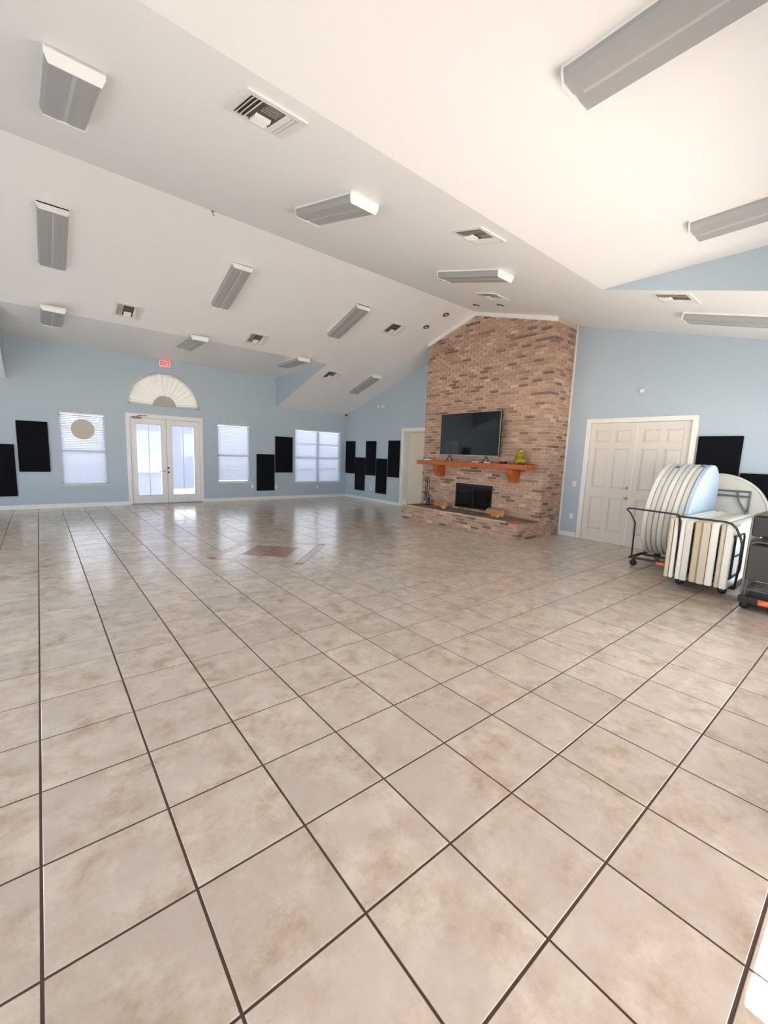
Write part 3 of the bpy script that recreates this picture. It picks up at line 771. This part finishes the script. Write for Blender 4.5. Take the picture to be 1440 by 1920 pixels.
# mantel shelf
ms = thing('mantel_shelf', 'orange stained wooden mantel shelf on two corbels below the television', 'mantel', (8.02, 4.9, 1.12))
m = MB(); m.bbox(7.80, FX-.005, 3.38, 6.62, 1.425, 1.53, .006); m.build('shelf', M_mantel, ms)
for yc in (3.86, 6.06):
    m = MB(); w2 = .085; xe = FX-.005
    prof = [(xe, 1.424), (7.93, 1.424), (7.93, 1.33), (7.95, 1.29), (8.02, 1.20), (8.04, 1.13), (xe, 1.13)]
    m.prism([(x, yc-w2, z) for x, z in prof], (0, 2*w2, 0)); cb = m.build('corbel', M_mantel, ms)
    m = MB(); m.bbox(7.92, xe, yc-w2-.012, yc+w2+.012, 1.405, 1.4245, .003); m.build('corbel_cap', M_mantel, cb)

# television on the mantel
tv = thing('television', 'large flat black television standing on the wooden mantel', 'television', (8.0, 5.1, 1.53))
ty0, ty1, tz0, tz1 = 4.21, 6.0, 1.675, 2.69
m = MB(); m.bbox(8.0, 8.05, ty0, ty1, tz0, tz1, .006); m.bbox(8.05, 8.09, ty0+.3, ty1-.3, tz0+.1, tz1-.35, .01); m.build('cabinet', M_black, tv)
m = MB(); m.box(7.996, 8.0, ty0+.012, ty1-.012, tz0+.022, tz1-.012); m.build('screen', M_screen, tv)
m = MB()
for (a, b, c, d_) in ((ty0, ty0+.012, tz0, tz1), (ty1-.012, ty1, tz0, tz1), (ty0, ty1, tz1-.012, tz1), (ty0, ty1, tz0, tz0+.022)): m.box(7.99, 8.002, a, b, c, d_)
m.build('bezel', M_silver, tv)
for yc in (4.55, 5.66):
    m = MB(); m.tube([(7.86, yc-.02, 1.538), (8.0, yc, 1.69), (8.14, yc+.02, 1.538)], .011, 6); m.build('foot', M_black, tv)
# things on the mantel
vz = 1.53
va = thing('glass_vase', 'olive gold three-tiered gourd-shaped glass vase on the mantel end', 'vase', (8.03, 3.69, vz))
m = MB(); m.lathe([(.03, 0), (.10, .0), (.125, .03), (.135, .07), (.11, .105), (.07, .118), (.095, .15), (.11, .185), (.085, .215), (.05, .226), (.07, .255), (.072, .285), (.045, .31), (.025, .322), (.03, .345), (.02, .345), (.016, .32), (.0, .30)], 28, 'Z', (8.03, 3.69, vz)); m.build('vase_body', M_vase, va, smooth=True)
m = MB(); m.lathe([(.02, 0), (.05, 0), (.05, .008), (.02, .008)], 20, 'Z', (8.03, 3.69, vz-.0)); m.build('base_ring', M_brass, va)
m = MB(); m.bbox(7.95, 8.07, 4.02, 4.16, vz, vz+.045, .005); tag(m.build('media_box', M_black), 'small black box between television and vase on mantel', 'box')
m = MB(); m.bbox(7.87, 7.92, 4.36, 4.52, vz, vz+.022, .005); tag(m.build('remote_control', M_plate), 'white remote control on the mantel under the television right end', 'remote')
m = MB(); m.bbox(7.86, 7.90, 4.66, 4.84, vz, vz+.02, .005); tag(m.build('remote_control', M_plate), 'white remote control on the mantel under the television middle', 'remote')
m = MB(); m.bbox(7.85, 7.97, 6.2, 6.42, vz, vz+.02, .004); m.bbox(7.86, 7.96, 6.24, 6.4, vz+.02, vz+.032, .003); tag(m.build('paper_stack', M_plate), 'small stack of white papers at left end of mantel', 'papers')
m = MB(); m.bbox(7.84, 7.89, 3.46, 3.60, vz, vz+.03, .005); tag(m.build('remote_control', M_black), 'black remote control lying at the right end of mantel', 'remote')
# hearth things
HT = HZ+.0148
ft = thing('fire_tool_set', 'black iron fire tool set standing on the hearth at its left end', 'fire tools', (7.98, 6.36, HT))
m = MB(); m.lathe([(0, 0), (.11, 0), (.11, .015), (.03, .03), (.012, .04), (.012, .70), (.02, .71), (.02, .73), (0, .74)], 16, 'Z', (7.98, 6.36, HT)); m.build('stand', M_black, ft)
m = MB(); m.tube([(7.90, 6.36, HT+.62), (8.06, 6.36, HT+.62)], .008, 6); m.tube([(7.98, 6.28, HT+.62), (7.98, 6.44, HT+.62)], .008, 6); m.build('hanger', M_black, ft)
for nm, (dx, dy) in (('poker', (-.075, 0)), ('shovel', (.075, 0)), ('brush', (0, -.075)), ('tongs', (0, .075))):
    m = MB(); x, y = 7.98+dx, 6.36+dy; m.tube([(x, y, HT+.68), (x, y, HT+.60), (x, y, HT+.12)], [.012, .007, .006], 6)
    if nm == 'brush': m.tube([(x, y, HT+.22), (x, y, HT+.05)], [.02, .035], 8)
    if nm == 'shovel': m.bbox(x-.008, x+.008, y-.04, y+.04, HT+.06, HT+.18, .003)
    if nm == 'tongs': m.tube([(x+.02, y, HT+.5), (x+.02, y, HT+.1)], .006, 6)
    if nm == 'poker': m.tube([(x, y, HT+.14), (x-.03, y, HT+.12), (x-.03, y, HT+.17)], .006, 6)
    m.build(nm, M_black, ft)
def log(label, c, dirv, ln, r):
    L = thing('firewood_log', label, 'log', (c[0], c[1], HT), group='split logs on the hearth')
    d_ = Vector(dirv).normalized(); cc = Vector((c[0], c[1], HT+r*.86)); n_ = Vector((-d_.y, d_.x, 0))
    pr = [(math.cos(a), math.sin(a)) for a in [math.radians(v) for v in (-60, -20, 20, 55, 90, 125, 160, 200, 240)]]
    pts = [cc - d_*ln/2 + n_*(x*r*random.uniform(.93, 1.07)) + Vector((0, 0, max(y, -.86)*r*.98)) for x, y in pr]
    m = MB(); m.prism(pts, d_*ln); m.build('bark', M_bark, L)
    for sgn in (-1, 1):
        e = [p*.0 + (p - cc - (-d_*ln/2))*.93 + cc + d_*(sgn*ln/2) for p in pts]; m = MB(); m.prism(e, d_*(sgn*.004)); m.build('cut_end', M_barkend, L)
    return L
log('larger tan log on the hearth right of the firebox', (7.98, 4.18), (.12, 1, 0), .42, .085)
log('short tan log lying below the larger log right of the firebox', (7.82, 4.06), (.3, 1, 0), .2, .045)
log('tan log on the hearth left of the firebox', (7.98, 5.86), (.1, 1, 0), .36, .085)
log('small tan log end beside the left hearth log nearest the firebox', (7.80, 5.62), (.5, 1, 0), .16, .05)

# ================================================================ WALL-HUNG THINGS
def panelA(x0, x1, z0, z1, label):
    t = thing('acoustic_panel', label, 'acoustic panel', ((x0+x1)/2, YA-.025, z0), group='black acoustic wall panels')
    m = MB(); m.bbox(x0, x1, YA-.05, YA-.012, z0, z1, .007); m.build('fabric_face', M_fabric, t)
    m = MB(); m.box(x0+.02, x1-.02, YA-.012, YA-.0012, z0+.02, z1-.02); m.build('backing', M_black, t)
def panelB(y0, y1, z0, z1, label):
    t = thing('acoustic_panel', label, 'acoustic panel', (XB-.025, (y0+y1)/2, z0), group='black acoustic wall panels')
    m = MB(); m.bbox(XB-.05, XB-.012, y0, y1, z0, z1, .007); m.build('fabric_face', M_fabric, t)
    m = MB(); m.box(XB-.012, XB-.0012, y0+.02, y1-.02, z0+.02, z1-.02); m.build('backing', M_black, t)
panelA(-.965, -.355, .325, 1.55, 'black wall panel cut off by the left picture edge')
panelA(-.295, .29, .905, 2.115, 'black wall panel just left of the leftmost window')
panelA(5.56, 6.175, .30, 1.50, 'lower black wall panel between the narrow and the double window')
panelA(6.205, 6.835, .90, 2.10, 'higher black wall panel just left of the double window')
for (a, b, z0, z1, lb) in ((11.18, 11.745, .90, 2.08, 'black wall panel nearest the room corner, high'), (10.555, 11.125, .325, 1.50, 'low black panel, second from the room corner'),
                           (9.945, 10.50, .90, 2.08, 'high black panel in the middle of the row of five'), (9.335, 9.89, .315, 1.49, 'low black panel, second from the flush cream door'),
                           (8.71, 9.275, .905, 2.095, 'high black panel right beside the flush cream door'),
                           (.215, .825, .95, 2.15, 'black wall panel right of the white double door'), (-.42, .19, .33, 1.545, 'black wall panel behind the tables at the right edge')): panelB(a, b, z0, z1, lb)
# exit sign
ex = thing('exit_sign', 'white box exit sign with glowing red letters above the arched window', 'exit sign', (2.93, YA-.04, 3.80))
m = MB(); m.bbox(2.775, 3.085, YA-.06, YA, 3.80, 3.985, .008); m.build('housing', M_plate, ex)
cu = bpy.data.curves.new('exit_text', 'FONT'); cu.body = 'EXIT'; cu.size = .15; cu.align_x = 'CENTER'; cu.align_y = 'CENTER'; cu.extrude = .004; cu.offset = .003
to = bpy.data.objects.new('exit_tmp', cu); COL.objects.link(to); bpy.context.view_layer.update()
me = bpy.data.meshes.new_from_object(to.evaluated_get(bpy.context.evaluated_depsgraph_get())); bpy.data.objects.remove(to)
me.materials.clear(); me.materials.append(M_exit)
lo_ = bpy.data.objects.new('letters', me); COL.objects.link(lo_); lo_.parent = ex; lo_.location = Vector((2.93, YA-.062, 3.893))-WL[ex]; lo_.rotation_euler = (math.radians(90), 0, 0); lo_.scale = (.8, 1, 1)
lo_['label'] = 'glowing red letters EXIT'
# outlets, switches, sensors
def plateA(x, z, label, n=1):
    t = thing('wall_outlet', label, 'outlet', (x, YA, z-.06)); m = MB(); m.bbox(x-.04, x+.04, YA-.008, YA, z-.06, z+.06, .003); m.build('cover_plate', M_plate, t)
    for dz in (-.028, .028): m = MB(); m.bbox(x-.02, x+.02, YA-.011, YA-.006, z+dz-.018, z+dz+.018, .002); m.build('socket', M_vinyl, t)
def plateB(y, z, label, sw=False):
    t = thing('light_switch' if sw else 'wall_outlet', label, 'switch' if sw else 'outlet', (XB, y, z-.06)); m = MB(); m.bbox(XB-.008, XB, y-.04, y+.04, z-.06, z+.06, .003); m.build('cover_plate', M_plate, t)
    if sw: m = MB(); m.bbox(XB-.02, XB-.006, y-.008, y+.008, z-.016, z+.016, .002); m.build('toggle', M_vinyl, t)
    else:
        for dz in (-.028, .028): m = MB(); m.bbox(XB-.011, XB-.006, y-.02, y+.02, z+dz-.018, z+dz+.018, .002); m.build('socket', M_vinyl, t)
plateA(5.42, .445, 'white outlet on the wall below the narrow window right end'); plateA(6.25, .43, 'white outlet right of the lower black panel'); plateA(7.84, .40, 'white outlet below the double window')
plateB(10.2, .43, 'white outlet between the two low black panels'); plateB(2.96, .45, 'white outlet low beside the double door and brick'); plateB(2.96, 1.156, 'white light switch between the brick corner and double door', True)
t = thing('motion_sensor', 'small white round sensor high on wall above double door', 'sensor', (XB, 1.84, 2.97))
m = MB(); m.lathe([(0, -.05), (.03, -.045), (.048, -.02), (.05, 0), (0, 0)], 18, 'X', (XB, 1.84, 3.02)); m.build('housing', M_plate, t, smooth=True)
m = MB(); m.lathe([(0, -.056), (.015, -.052), (.018, -.044), (0, -.044)], 12, 'X', (XB, 1.84, 3.02)); m.build('lens', M_vinyl, t)
t = thing('emergency_light', 'twin-head emergency light high on wall above black panels', 'emergency light', (XB, 9.68, 3.15))
m = MB(); m.bbox(XB-.05, XB, 9.62, 9.74, 3.15, 3.24, .008); m.build('battery_box', M_plate, t)
for dy in (-.13, .13): m = MB(); m.lathe([(0, -.10), (.045, -.10), (.05, -.06), (.02, -.03), (0, -.03)], 16, 'X', (XB, 9.68+dy, 3.215)); m.tube([(XB-.03, 9.68+dy*.4, 3.2), (XB-.03, 9.68+dy, 3.2)], .01, 6); m.build('lamp_head', M_plate, t)
t = thing('corner_camera', 'tiny dark camera at the ceiling in the room corner', 'camera', (XB-.09, YA-.09, 2.985))
m = MB(); m.lathe([(0, 0), (.03, .01), (.04, .04), (.04, .06), (0, .06)], 14, 'Z', (XB-.09, YA-.09, 2.985)); m.build('housing', M_black, t, smooth=True)
m = MB(); m.bbox(XB-.1, XB, YA-.1, YA-.07, 3.03, 3.05, .003); m.build('bracket', M_black, t)

# ================================================================ CEILING FIXTURES (local frame: z = 0 on the ceiling)
aA, aB = -math.atan(SA), math.atan(SB)
def make_light():
    t = thing('ceiling_light', 'x', 'ceiling light', (0, 0, 0), group='wraparound ceiling lights')
    L, w0, w1, h = .625, .172, .15, .09
    m = MB(); m.box(-w0, w0, -L, L, -.018, .0); m.build('mounting_pan', M_enamel, t, local=True)
    m = MB()                                           # wraparound lens, a shallow twin-lobed trough
    pr = [(-w0, -.018), (-w0, -.045), (-w1, -h), (-.05, -h-.004), (-.016, -h+.003), (.016, -h+.003), (.05, -h-.004), (w1, -h), (w0, -.045), (w0, -.018)]
    m.prism([(x, -L+.012, z) for x, z in pr], (0, 2*L-.024, 0)); ln = m.build('lens', M_lens, t, local=True)
    m = MB(); m.prism([(x, -L+.06, z) for x, z in ((-.014, -h+.004), (-.006, -h-.0015), (.006, -h-.0015), (.014, -h+.004))], (0, 2*L-.12, 0)); m.build('center_rib', M_lens_rib, ln, local=True)
    for sg in (-1, 1):
        m = MB(); y0 = sg*L; pr2 = [(-w0-.006, 0), (-w0-.006, -.047), (-w1-.004, -h-.01), (w1+.004, -h-.01), (w0+.006, -.047), (w0+.006, 0)]
        m.prism([(x, y0, z) for x, z in pr2], (0, -sg*.014, 0)); m.build('end_cap', M_enamel, t, local=True)
    return t
lights = [
 ('A', .44, 3.14, 'B', 'grey-lensed ceiling light in the upper left corner, above the ridge line'),
 ('', 2.85, 2.99, 'B', 'grey-lensed ceiling light in the middle of the near slope, between two vents'),
 ('', 5.37, 3.02, 'B', 'flat-looking ceiling light on the near slope just before the fireplace'),
 ('', .42, 6.73, 'A', 'ceiling light at the left edge on the far slope below the ridge'),
 ('', 2.98, 6.71, 'A', 'ceiling light in the middle of the far slope'),
 ('', 5.6, 6.77, 'A', 'ceiling light on the far slope nearest the brick chimney'),
 ('', .43, 8.92, 'F', 'short-looking light on the far flat ceiling, leftmost above the windows'),
 ('', 2.90, 8.98, 'F', 'light on the far flat ceiling above the exit sign'),
 ('', 5.45, 9.08, 'F', 'light on the far flat ceiling beside the blue triangle'),
 ('', 8.02, 9.35, 'A', 'ceiling light low on the far slope near the room corner'),
 ('', 2.84, -.48, 'F', 'largest ceiling light, cut off by the top right picture edge'),
 ('', 5.30, -.475, 'F', 'ceiling light cut off at the right edge above the blue triangle'),
 ('', 7.56, .19, 'B', 'thin-looking ceiling light at the right edge above the double door')]
L0 = make_light()
def place(o, x, y, pl):
    if pl == 'F': o.location = (x, y, ZF); o.rotation_euler = (0, 0, 0)
    elif pl == 'A': o.location = (x, y, zA(y)); o.rotation_euler = (aA, 0, 0)
    else: o.location = (x, y, zB(y)); o.rotation_euler = (aB, 0, 0)
for k, (_, x, y, pl, lb) in enumerate(lights):
    o = L0 if k == 0 else copy_tree(L0); place(o, x, y, pl); o['label'] = lb
def make_vent():
    t = thing('ceiling_vent', 'x', 'vent', (0, 0, 0), group='square air vents in the ceiling'); h, fl = .23, .05
    m = MB()
    for (a, b, c, d_) in ((-h, h, h-fl, h), (-h, h, -h, -h+fl), (-h, -h+fl, -h+fl, h-fl), (h-fl, h, -h+fl, h-fl)): m.box(a, b, c, d_, -.014, 0)
    m.build('flange', M_vent, t, local=True)
    m = MB(); m.box(-h+fl, h-fl, -h+fl, h-fl, -.004, .0); m.build('duct_shade_plate', M_ventdark, t, local=True)  # solid dark plate, the duct's shade put into its colour
    q = h-fl; w3 = 2*q/3
    def slat(x0, x1, y0, y1, ax, sg):
        m = MB(); d_ = .026
        if ax == 'y': m.prism([(x0, y0, -.004), (x0+sg*d_, y0, -.024), (x0+sg*d_+.003, y0, -.024), (x0+.003, y0, -.004)], (0, y1-y0, 0))
        else: m.prism([(x0, y0, -.004), (x0, y0+sg*d_, -.024), (x0, y0+sg*d_+.003, -.024), (x0, y0+.003, -.004)], (x1-x0, 0, 0))
        m.build('slat', M_vent, t, local=True)
    for k in range(3):
        slat(-q+.03+k*.03, 0, -q, q, 'y', -1); slat(q-.03-k*.03, 0, -q, q, 'y', 1)
    for k in range(4):
        slat(-q+w3, q-w3, -q+.03+k*.036, 0, 'x', -1)
        slat(-q+w3, q-w3, q-.03-k*.036, 0, 'x', 1)
    return t
vents = [(1.54, 1.86, 'B', 'largest square ceiling vent, near the top left light'), (4.05, 1.87, 'B', 'square ceiling vent on the near slope beside the crease'), (6.72, 3.69, 'B', 'flat-looking vent just before the chimney top'),
         (1.55, 8.16, 'A', 'dark vent on the far slope above the exit sign, leftmost'), (4.09, 8.19, 'A', 'vent on the far slope near its lower crease, second from left'), (6.83, 6.6, 'A', 'vent on the far slope left of the chimney top'),
         (6.71, 9.18, 'A', 'small-looking vent beside the tip of the far blue triangle'), (6.59, .66, 'B', 'vent at the right below the near blue triangle')]
V0 = make_vent()
for k, (x, y, pl, lb) in enumerate(vents):
    o = V0 if k == 0 else copy_tree(V0); place(o, x, y, pl); o['label'] = lb
def make_spot():
    t = thing('recessed_spotlight', 'x', 'spotlight', (0, 0, 0), group='recessed spotlights by the chimney')
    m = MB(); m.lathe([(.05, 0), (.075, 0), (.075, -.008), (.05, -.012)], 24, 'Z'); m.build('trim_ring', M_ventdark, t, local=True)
    m = MB(); m.lathe([(0, -.02), (.02, -.018), (.04, -.006), (.05, -.002), (.0, -.001)], 20, 'Z'); m.build('bulb', M_chromebulb, t, local=True, smooth=True)
    return t
P0 = make_spot()
for k, (x, y, pl, lb) in enumerate([(7.6, 5.66, 'A', 'small round spotlight left of the chimney nearest the ridge'), (7.53, 6.23, 'A', 'small round spotlight left of the chimney lower on the slope'),
                                    (7.5, 4.70, 'B', 'small round spotlight before the chimney nearest the ridge'), (7.41, 4.01, 'B', 'small round spotlight before the chimney, rightmost of the four')]):
    o = P0 if k == 0 else copy_tree(P0); place(o, x, y, pl); o['label'] = lb
t = thing('ceiling_hook', 'tiny metal hook hanging from the ceiling ridge', 'hook', (2.23, YR, ZR-.08))
m = MB(); m.lathe([(0, 0), (.025, 0), (.02, -.012), (0, -.012)], 12, 'Z', (2.23, YR, ZR)); m.build('rosette', M_steel, t)
m = MB(); m.tube([(2.23, YR, ZR-.01), (2.23, YR, ZR-.045), (2.245, YR, ZR-.06), (2.255, YR, ZR-.045)], .005, 6); m.build('hook_wire', M_steel, t)

# ================================================================ TABLES ON CARTS
def caster(p, x, y, z=.12):
    c_ = MB(); c_.lathe([(0, -.016), (.045, -.016), (.05, -.01), (.05, .01), (.045, .016), (0, .016)], 16, 'X', (x, y, .05)); w_ = c_.build('caster', M_rubber, p)
    c_ = MB(); c_.box(x-.024, x-.019, y-.02, y+.02, .04, z); c_.box(x+.019, x+.024, y-.02, y+.02, .04, z); c_.box(x-.024, x+.024, y-.02, y+.02, z-.008, z); c_.build('caster_fork', M_cartbrown, w_)
# --- round tables standing on their rims on a cart
rc = thing('table_cart', 'dark steel cart carrying the white round tables by the double door', 'cart', (8.0, .72, 0))
m = MB()
for yy in (.47, 1.12): m.bbox(7.40, 8.62, yy-.02, yy+.02, .12, .155, .004)
for xx in (7.42, 7.85, 8.25, 8.6): m.bbox(xx-.02, xx+.02, .47, 1.12, .12, .155, .004)
m.build('base_frame', M_cartbrown, rc)
for xx in (7.45, 8.55):
    for yy in (.52, 1.08): caster(rc, xx, yy)
m = MB(); m.tube([(7.41, 1.10, .15), (7.32, 1.07, .5), (7.26, 1.05, .72), (7.24, 1.12, .86), (7.2, 1.17, .925), (7.2, 1.15, .942), (7.2, 1.08, .945), (7.2, .52, .93), (7.2, .47, .925), (7.22, .43, .84), (7.25, .45, .72), (7.41, .48, .15)], .0125, 8); m.build('push_handle', M_cartbrown, rc, smooth=True)
m = MB(); m.bbox(7.374, 7.380, .62, .74, .10, .15, .002); m.build('warning_label', M_orange, rc)
m = MB(); m.box(7.3725, 7.3745, .635, .725, .118, .124); m.box(7.3725, 7.3745, .635, .70, .132, .137); m.build('label_print', M_labelwhite, rc)
ang = math.radians(1.5); LEAN = math.radians(6)
NT = 8; th = .067; R_ = .75; dirn = Vector((math.sin(-ang), math.cos(ang), 0))       # stacking axis (towards +y)
ctr0 = Vector((8.05, .69, 0))
mats = [M_tbl_white, M_tbl_grey, M_tbl_grey, M_tbl_white, M_tbl_grey, M_tbl_white, M_tbl_grey, M_tbl_blue]
for k in range(NT):
    s_ = .26-k*.0735; cz = R_+.166; c_ = ctr0+Vector((0, s_+R_*math.tan(LEAN), 0))
    ords = ['leftmost', 'second', 'third', 'fourth', 'fifth', 'sixth', 'seventh', 'rightmost']
    lab = {0: 'white round folding table standing on its rim, leftmost in the cart', NT-1: 'round folding table with pale blue-white top showing, rightmost in the cart'}.get(k, 'round folding table standing on its rim, %s from the left in the cart' % ords[k])
    rt = thing('round_folding_table', lab, 'table', (c_.x, c_.y, cz-R_), (LEAN, 0, ang), group='round folding tables on the cart')
    rr = R_*(1.012 if k == 0 else 1)
    m = MB(); m.lathe([(0, -th*.5), (rr-.05, -th*.5), (rr-.012, -th*.5), (rr, -th*.36), (rr, th*.36), (rr-.012, th*.5), (rr-.04, th*.5), (rr-.045, th*.2), (0, th*.2)], 64, 'Y', (0, 0, R_)); m.build('tabletop', mats[k], rt, local=True, smooth=True)
    m = MB()
    for sx in (-.3, .3): m.tube([(sx, th*.3, R_-.28), (sx, th*.34, R_+.28)], .012, 6)
    m.tube([(-.3, th*.34, R_+.28), (.3, th*.34, R_+.28)], .012, 6); m.build('folded_legs', M_leggrey, rt, local=True)
    if k in (2, 6):
        m = MB(); a0 = math.radians(101 if k == 6 else 108); n_ = 4
        for q in range(n_):
            a, b = a0+q*.03, a0+(q+1)*.03
            m.prism([(rr*1.001*math.cos(a), -th*.3, R_+rr*1.001*math.sin(a)), (rr*1.001*math.cos(b), -th*.3, R_+rr*1.001*math.sin(b)), (rr*1.001*math.cos(b), th*.3, R_+rr*1.001*math.sin(b)), (rr*1.001*math.cos(a), th*.3, R_+rr*1.001*math.sin(a))], (0, 0, .0015))
        m.build('rim_sticker', M_blue, rt, local=True)
# --- big round table leaning on the wall with its underside and legs showing
lt = thing('leaning_round_table', 'large round folding table leaning on the wall, grey underside and legs showing', 'table', (8.885, .42, .13), (0, math.radians(3.5), 0))
Rb = .70
m = MB(); m.lathe([(0, -.02), (Rb-.03, -.02), (Rb-.03, -.045), (Rb-.008, -.05), (Rb, -.035), (Rb, .0), (Rb-.01, .008), (0, .008)], 64, 'X', (0, 0, Rb)); m.build('tabletop', M_tbl_white, lt, local=True, smooth=True)
m = MB(); m.lathe([(0, -.0215), (Rb-.035, -.0215), (Rb-.035, -.02), (0, -.02)], 64, 'X', (0, 0, Rb)); m.build('underside', M_tbl_grey, lt, local=True)
for sg in (1, -1):
    m = MB(); z0 = Rb+sg*.42; zi = Rb+sg*.02
    m.tube([(-.045, -.42, zi), (-.05, -.42, z0), (-.05, .36, z0)], .017, 8); m.tube([(-.045, .36, zi), (-.05, .36, z0)], .0125, 8)
    m.tube([(-.055, -.42, z0-sg*.08), (-.055, .36, z0-sg*.08)], .016, 8)
    m.build('leg_frame', M_leggrey, lt, local=True)
    m = MB(); m.tube([(-.05, -.25, z0), (-.07, -.29, z0-sg*.16), (-.06, -.40, z0-sg*.34), (-.05, -.41, zi)], .013, 8); m.build('brace', M_leggrey, lt, local=True)
# --- rectangular tables on edge on a second cart
qc = thing('table_cart', 'dark steel cart with curved handle carrying the rectangular tables', 'cart', (7.4, .04, 0))
m = MB()
for yy in (-.315, .34): m.bbox(6.76, 8.25, yy-.02, yy+.02, .105, .14, .004)
for xx in (6.78, 8.23): m.bbox(xx-.02, xx+.02, -.315, .34, .105, .14, .004)
m.build('base_frame', M_cartbrown, qc)
for xx in (6.86, 8.16):
    for yy in (-.2, .27): caster(qc, xx, yy, .106)
m = MB(); m.tube([(6.78, .265, .12), (6.60, .265, .4), (6.53, .265, .88), (6.49, .266, .955), (6.46, .272, .978), (6.435, .255, .985), (6.43, .22, .985), (6.43, -.22, .982), (6.43, -.28, .968), (6.43, -.33, .92), (6.44, -.38, .81), (6.45, -.40, .73), (6.5, -.395, .5), (6.76, -.335, .12)], .0135, 8); m.build('push_handle', M_cartbrown, qc, smooth=True)
rects = [(.377, .334, M_tbl_beige, 'pale beige', 0, 0), (.330, .281, M_tbl_white, 'white', 0, .006), (.249, .200, M_tbl_white, 'white', 0, .004), (.196, .122, M_tbl_grey, 'greyish white', 1, 0),
         (.100, .022, M_tbl_tan, 'tan', 0, -.006), (.016, -.065, M_tbl_beige, 'dull beige', 0, -.004), (-.072, -.150, M_tbl_white, 'bright white', 1, .006), (-.172, -.216, M_tbl_beige, 'narrow beige', 0, .0), (-.222, -.298, M_tbl_white, 'white', 1, .006)]
onm = ['leftmost', 'second', 'third', 'fourth', 'fifth', 'sixth', 'seventh', 'eighth', 'rightmost']
for k, (ya, yb, mt, cn, lg, zb) in enumerate(rects):
    x0 = 6.50+(.03 if k in (1, 4) else 0)+random.uniform(0, .02); z0 = .1415; ztop = .94+zb
    lab = '%s rectangular folding table on edge, %s in the cart' % (cn, onm[k] if k in (0, 8) else onm[k]+' from the left')
    q = thing('rectangular_folding_table', lab, 'table', (x0+.91, (ya+yb)/2, z0), group='rectangular folding tables on edge')
    th2 = ya-yb; L2 = 1.82
    m = MB(); m.bbox(x0+.03, x0+L2-.03, yb+th2*.45, ya, z0+.03, ztop-.03, .006)      # top sheet
    m.bbox(x0, x0+.04, yb, ya, z0, ztop, .012); m.bbox(x0+L2-.04, x0+L2, yb, ya, z0, ztop, .012)
    m.bbox(x0+.038, x0+L2-.038, yb+.0015, ya-.0015, z0+.0015, z0+.04, .008); m.bbox(x0+.038, x0+L2-.038, yb+.0015, ya-.0015, ztop-.04, ztop-.0015, .008)
    m.build('tabletop', mt, q)
    if lg:
        for xc in (x0+.12, x0+1.1):
            m = MB(); yl = yb+.006; m.tube([(xc, yl, z0+.12), (xc+.5, yl, z0+.12), (xc+.55, yl, z0+.17), (xc+.55, yl, z0+.6), (xc+.5, yl, z0+.65), (xc, yl, z0+.65)], .0125, 8); m.tube([(xc+.06, yl, z0+.12), (xc+.06, yl, z0+.65)], .0125, 8); m.tube([(xc+.5, yl, z0+.38), (xc+.2, yl, z0+.38)], .01, 6); m.build('leg_frame', M_black, q)
# --- folded chairs on a low cart at the right picture edge
cc = thing('chair_cart', 'low dark cart with orange label under the folded chairs', 'cart', (6.7, -.75, 0))
m = MB(); m.bbox(6.34, 7.02, -1.10, -.45, .085, .12, .004); m.bbox(6.34, 6.37, -1.10, -.45, .12, .16, .004); m.build('deck', M_cartbrown, cc)
for xx in (6.40, 6.96):
    for yy in (-.51, -1.04): caster(cc, xx, yy, .086)
m = MB(); m.bbox(6.331, 6.339, -.77, -.63, .085, .15, .002); m.build('warning_label', M_orange, cc)
m = MB(); m.box(6.329, 6.3315, -.755, -.645, .11, .116); m.box(6.329, 6.3315, -.755, -.68, .128, .133); m.build('label_print', M_labelwhite, cc)
def make_chair():
    t = thing('folding_chair', 'x', 'chair', (0, 0, 0), group='folded chairs on the cart')
    W2 = .225
    for sg in (-1, 1):
        y = sg*W2
        m = MB(); m.tube([(0, y, 0), (.012, y, .55), (.02, y, .93)] + [(.02, y-sg*.05*(1-math.cos(a)), .93+.05*math.sin(a)) for a in (math.radians(30), math.radians(60), math.radians(90))] + [(.02, 0, .98)], .011, 8); m.build('front_leg', M_chairgrey, t, local=True, smooth=True)
        m = MB(); m.tube([(.03, y*.9, .0), (.03, y*.9, .62)] + [(.03, y*.9-sg*.04*(1-math.cos(a)), .62+.04*math.sin(a)) for a in (math.radians(45), math.radians(90))] + [(.03, 0, .66)], .010, 8); m.build('rear_leg', M_chairgrey, t, local=True, smooth=True)
    m = MB(); m.bbox(-.006, .03, -W2+.012, W2-.012, .73, .955, .01); m.build('backrest', M_chairvinyl, t, local=True)
    m = MB(); m.bbox(-.016, .02, -W2+.015, W2-.015, .22, .625, .01); m.build('seat', M_chairseat, t, local=True)
    m = MB(); m.tube([(0, -W2, .1), (0, W2, .1)], .008, 6); m.build('stretcher', M_chairgrey, t, local=True)
    return t
C0 = make_chair(); nms = ['front', 'second', 'third', 'fourth', 'fifth', 'sixth', 'rearmost']
for k in range(7):
    o = C0 if k == 0 else copy_tree(C0); o.location = (6.40+k*.083, -.69, .133 if k == -1 else .1325); o['label'] = '%s charcoal folding chair in the folded stack at the right edge' % nms[k] if k in (0, 6) else '%s charcoal folding chair from the front of the folded stack' % nms[k]
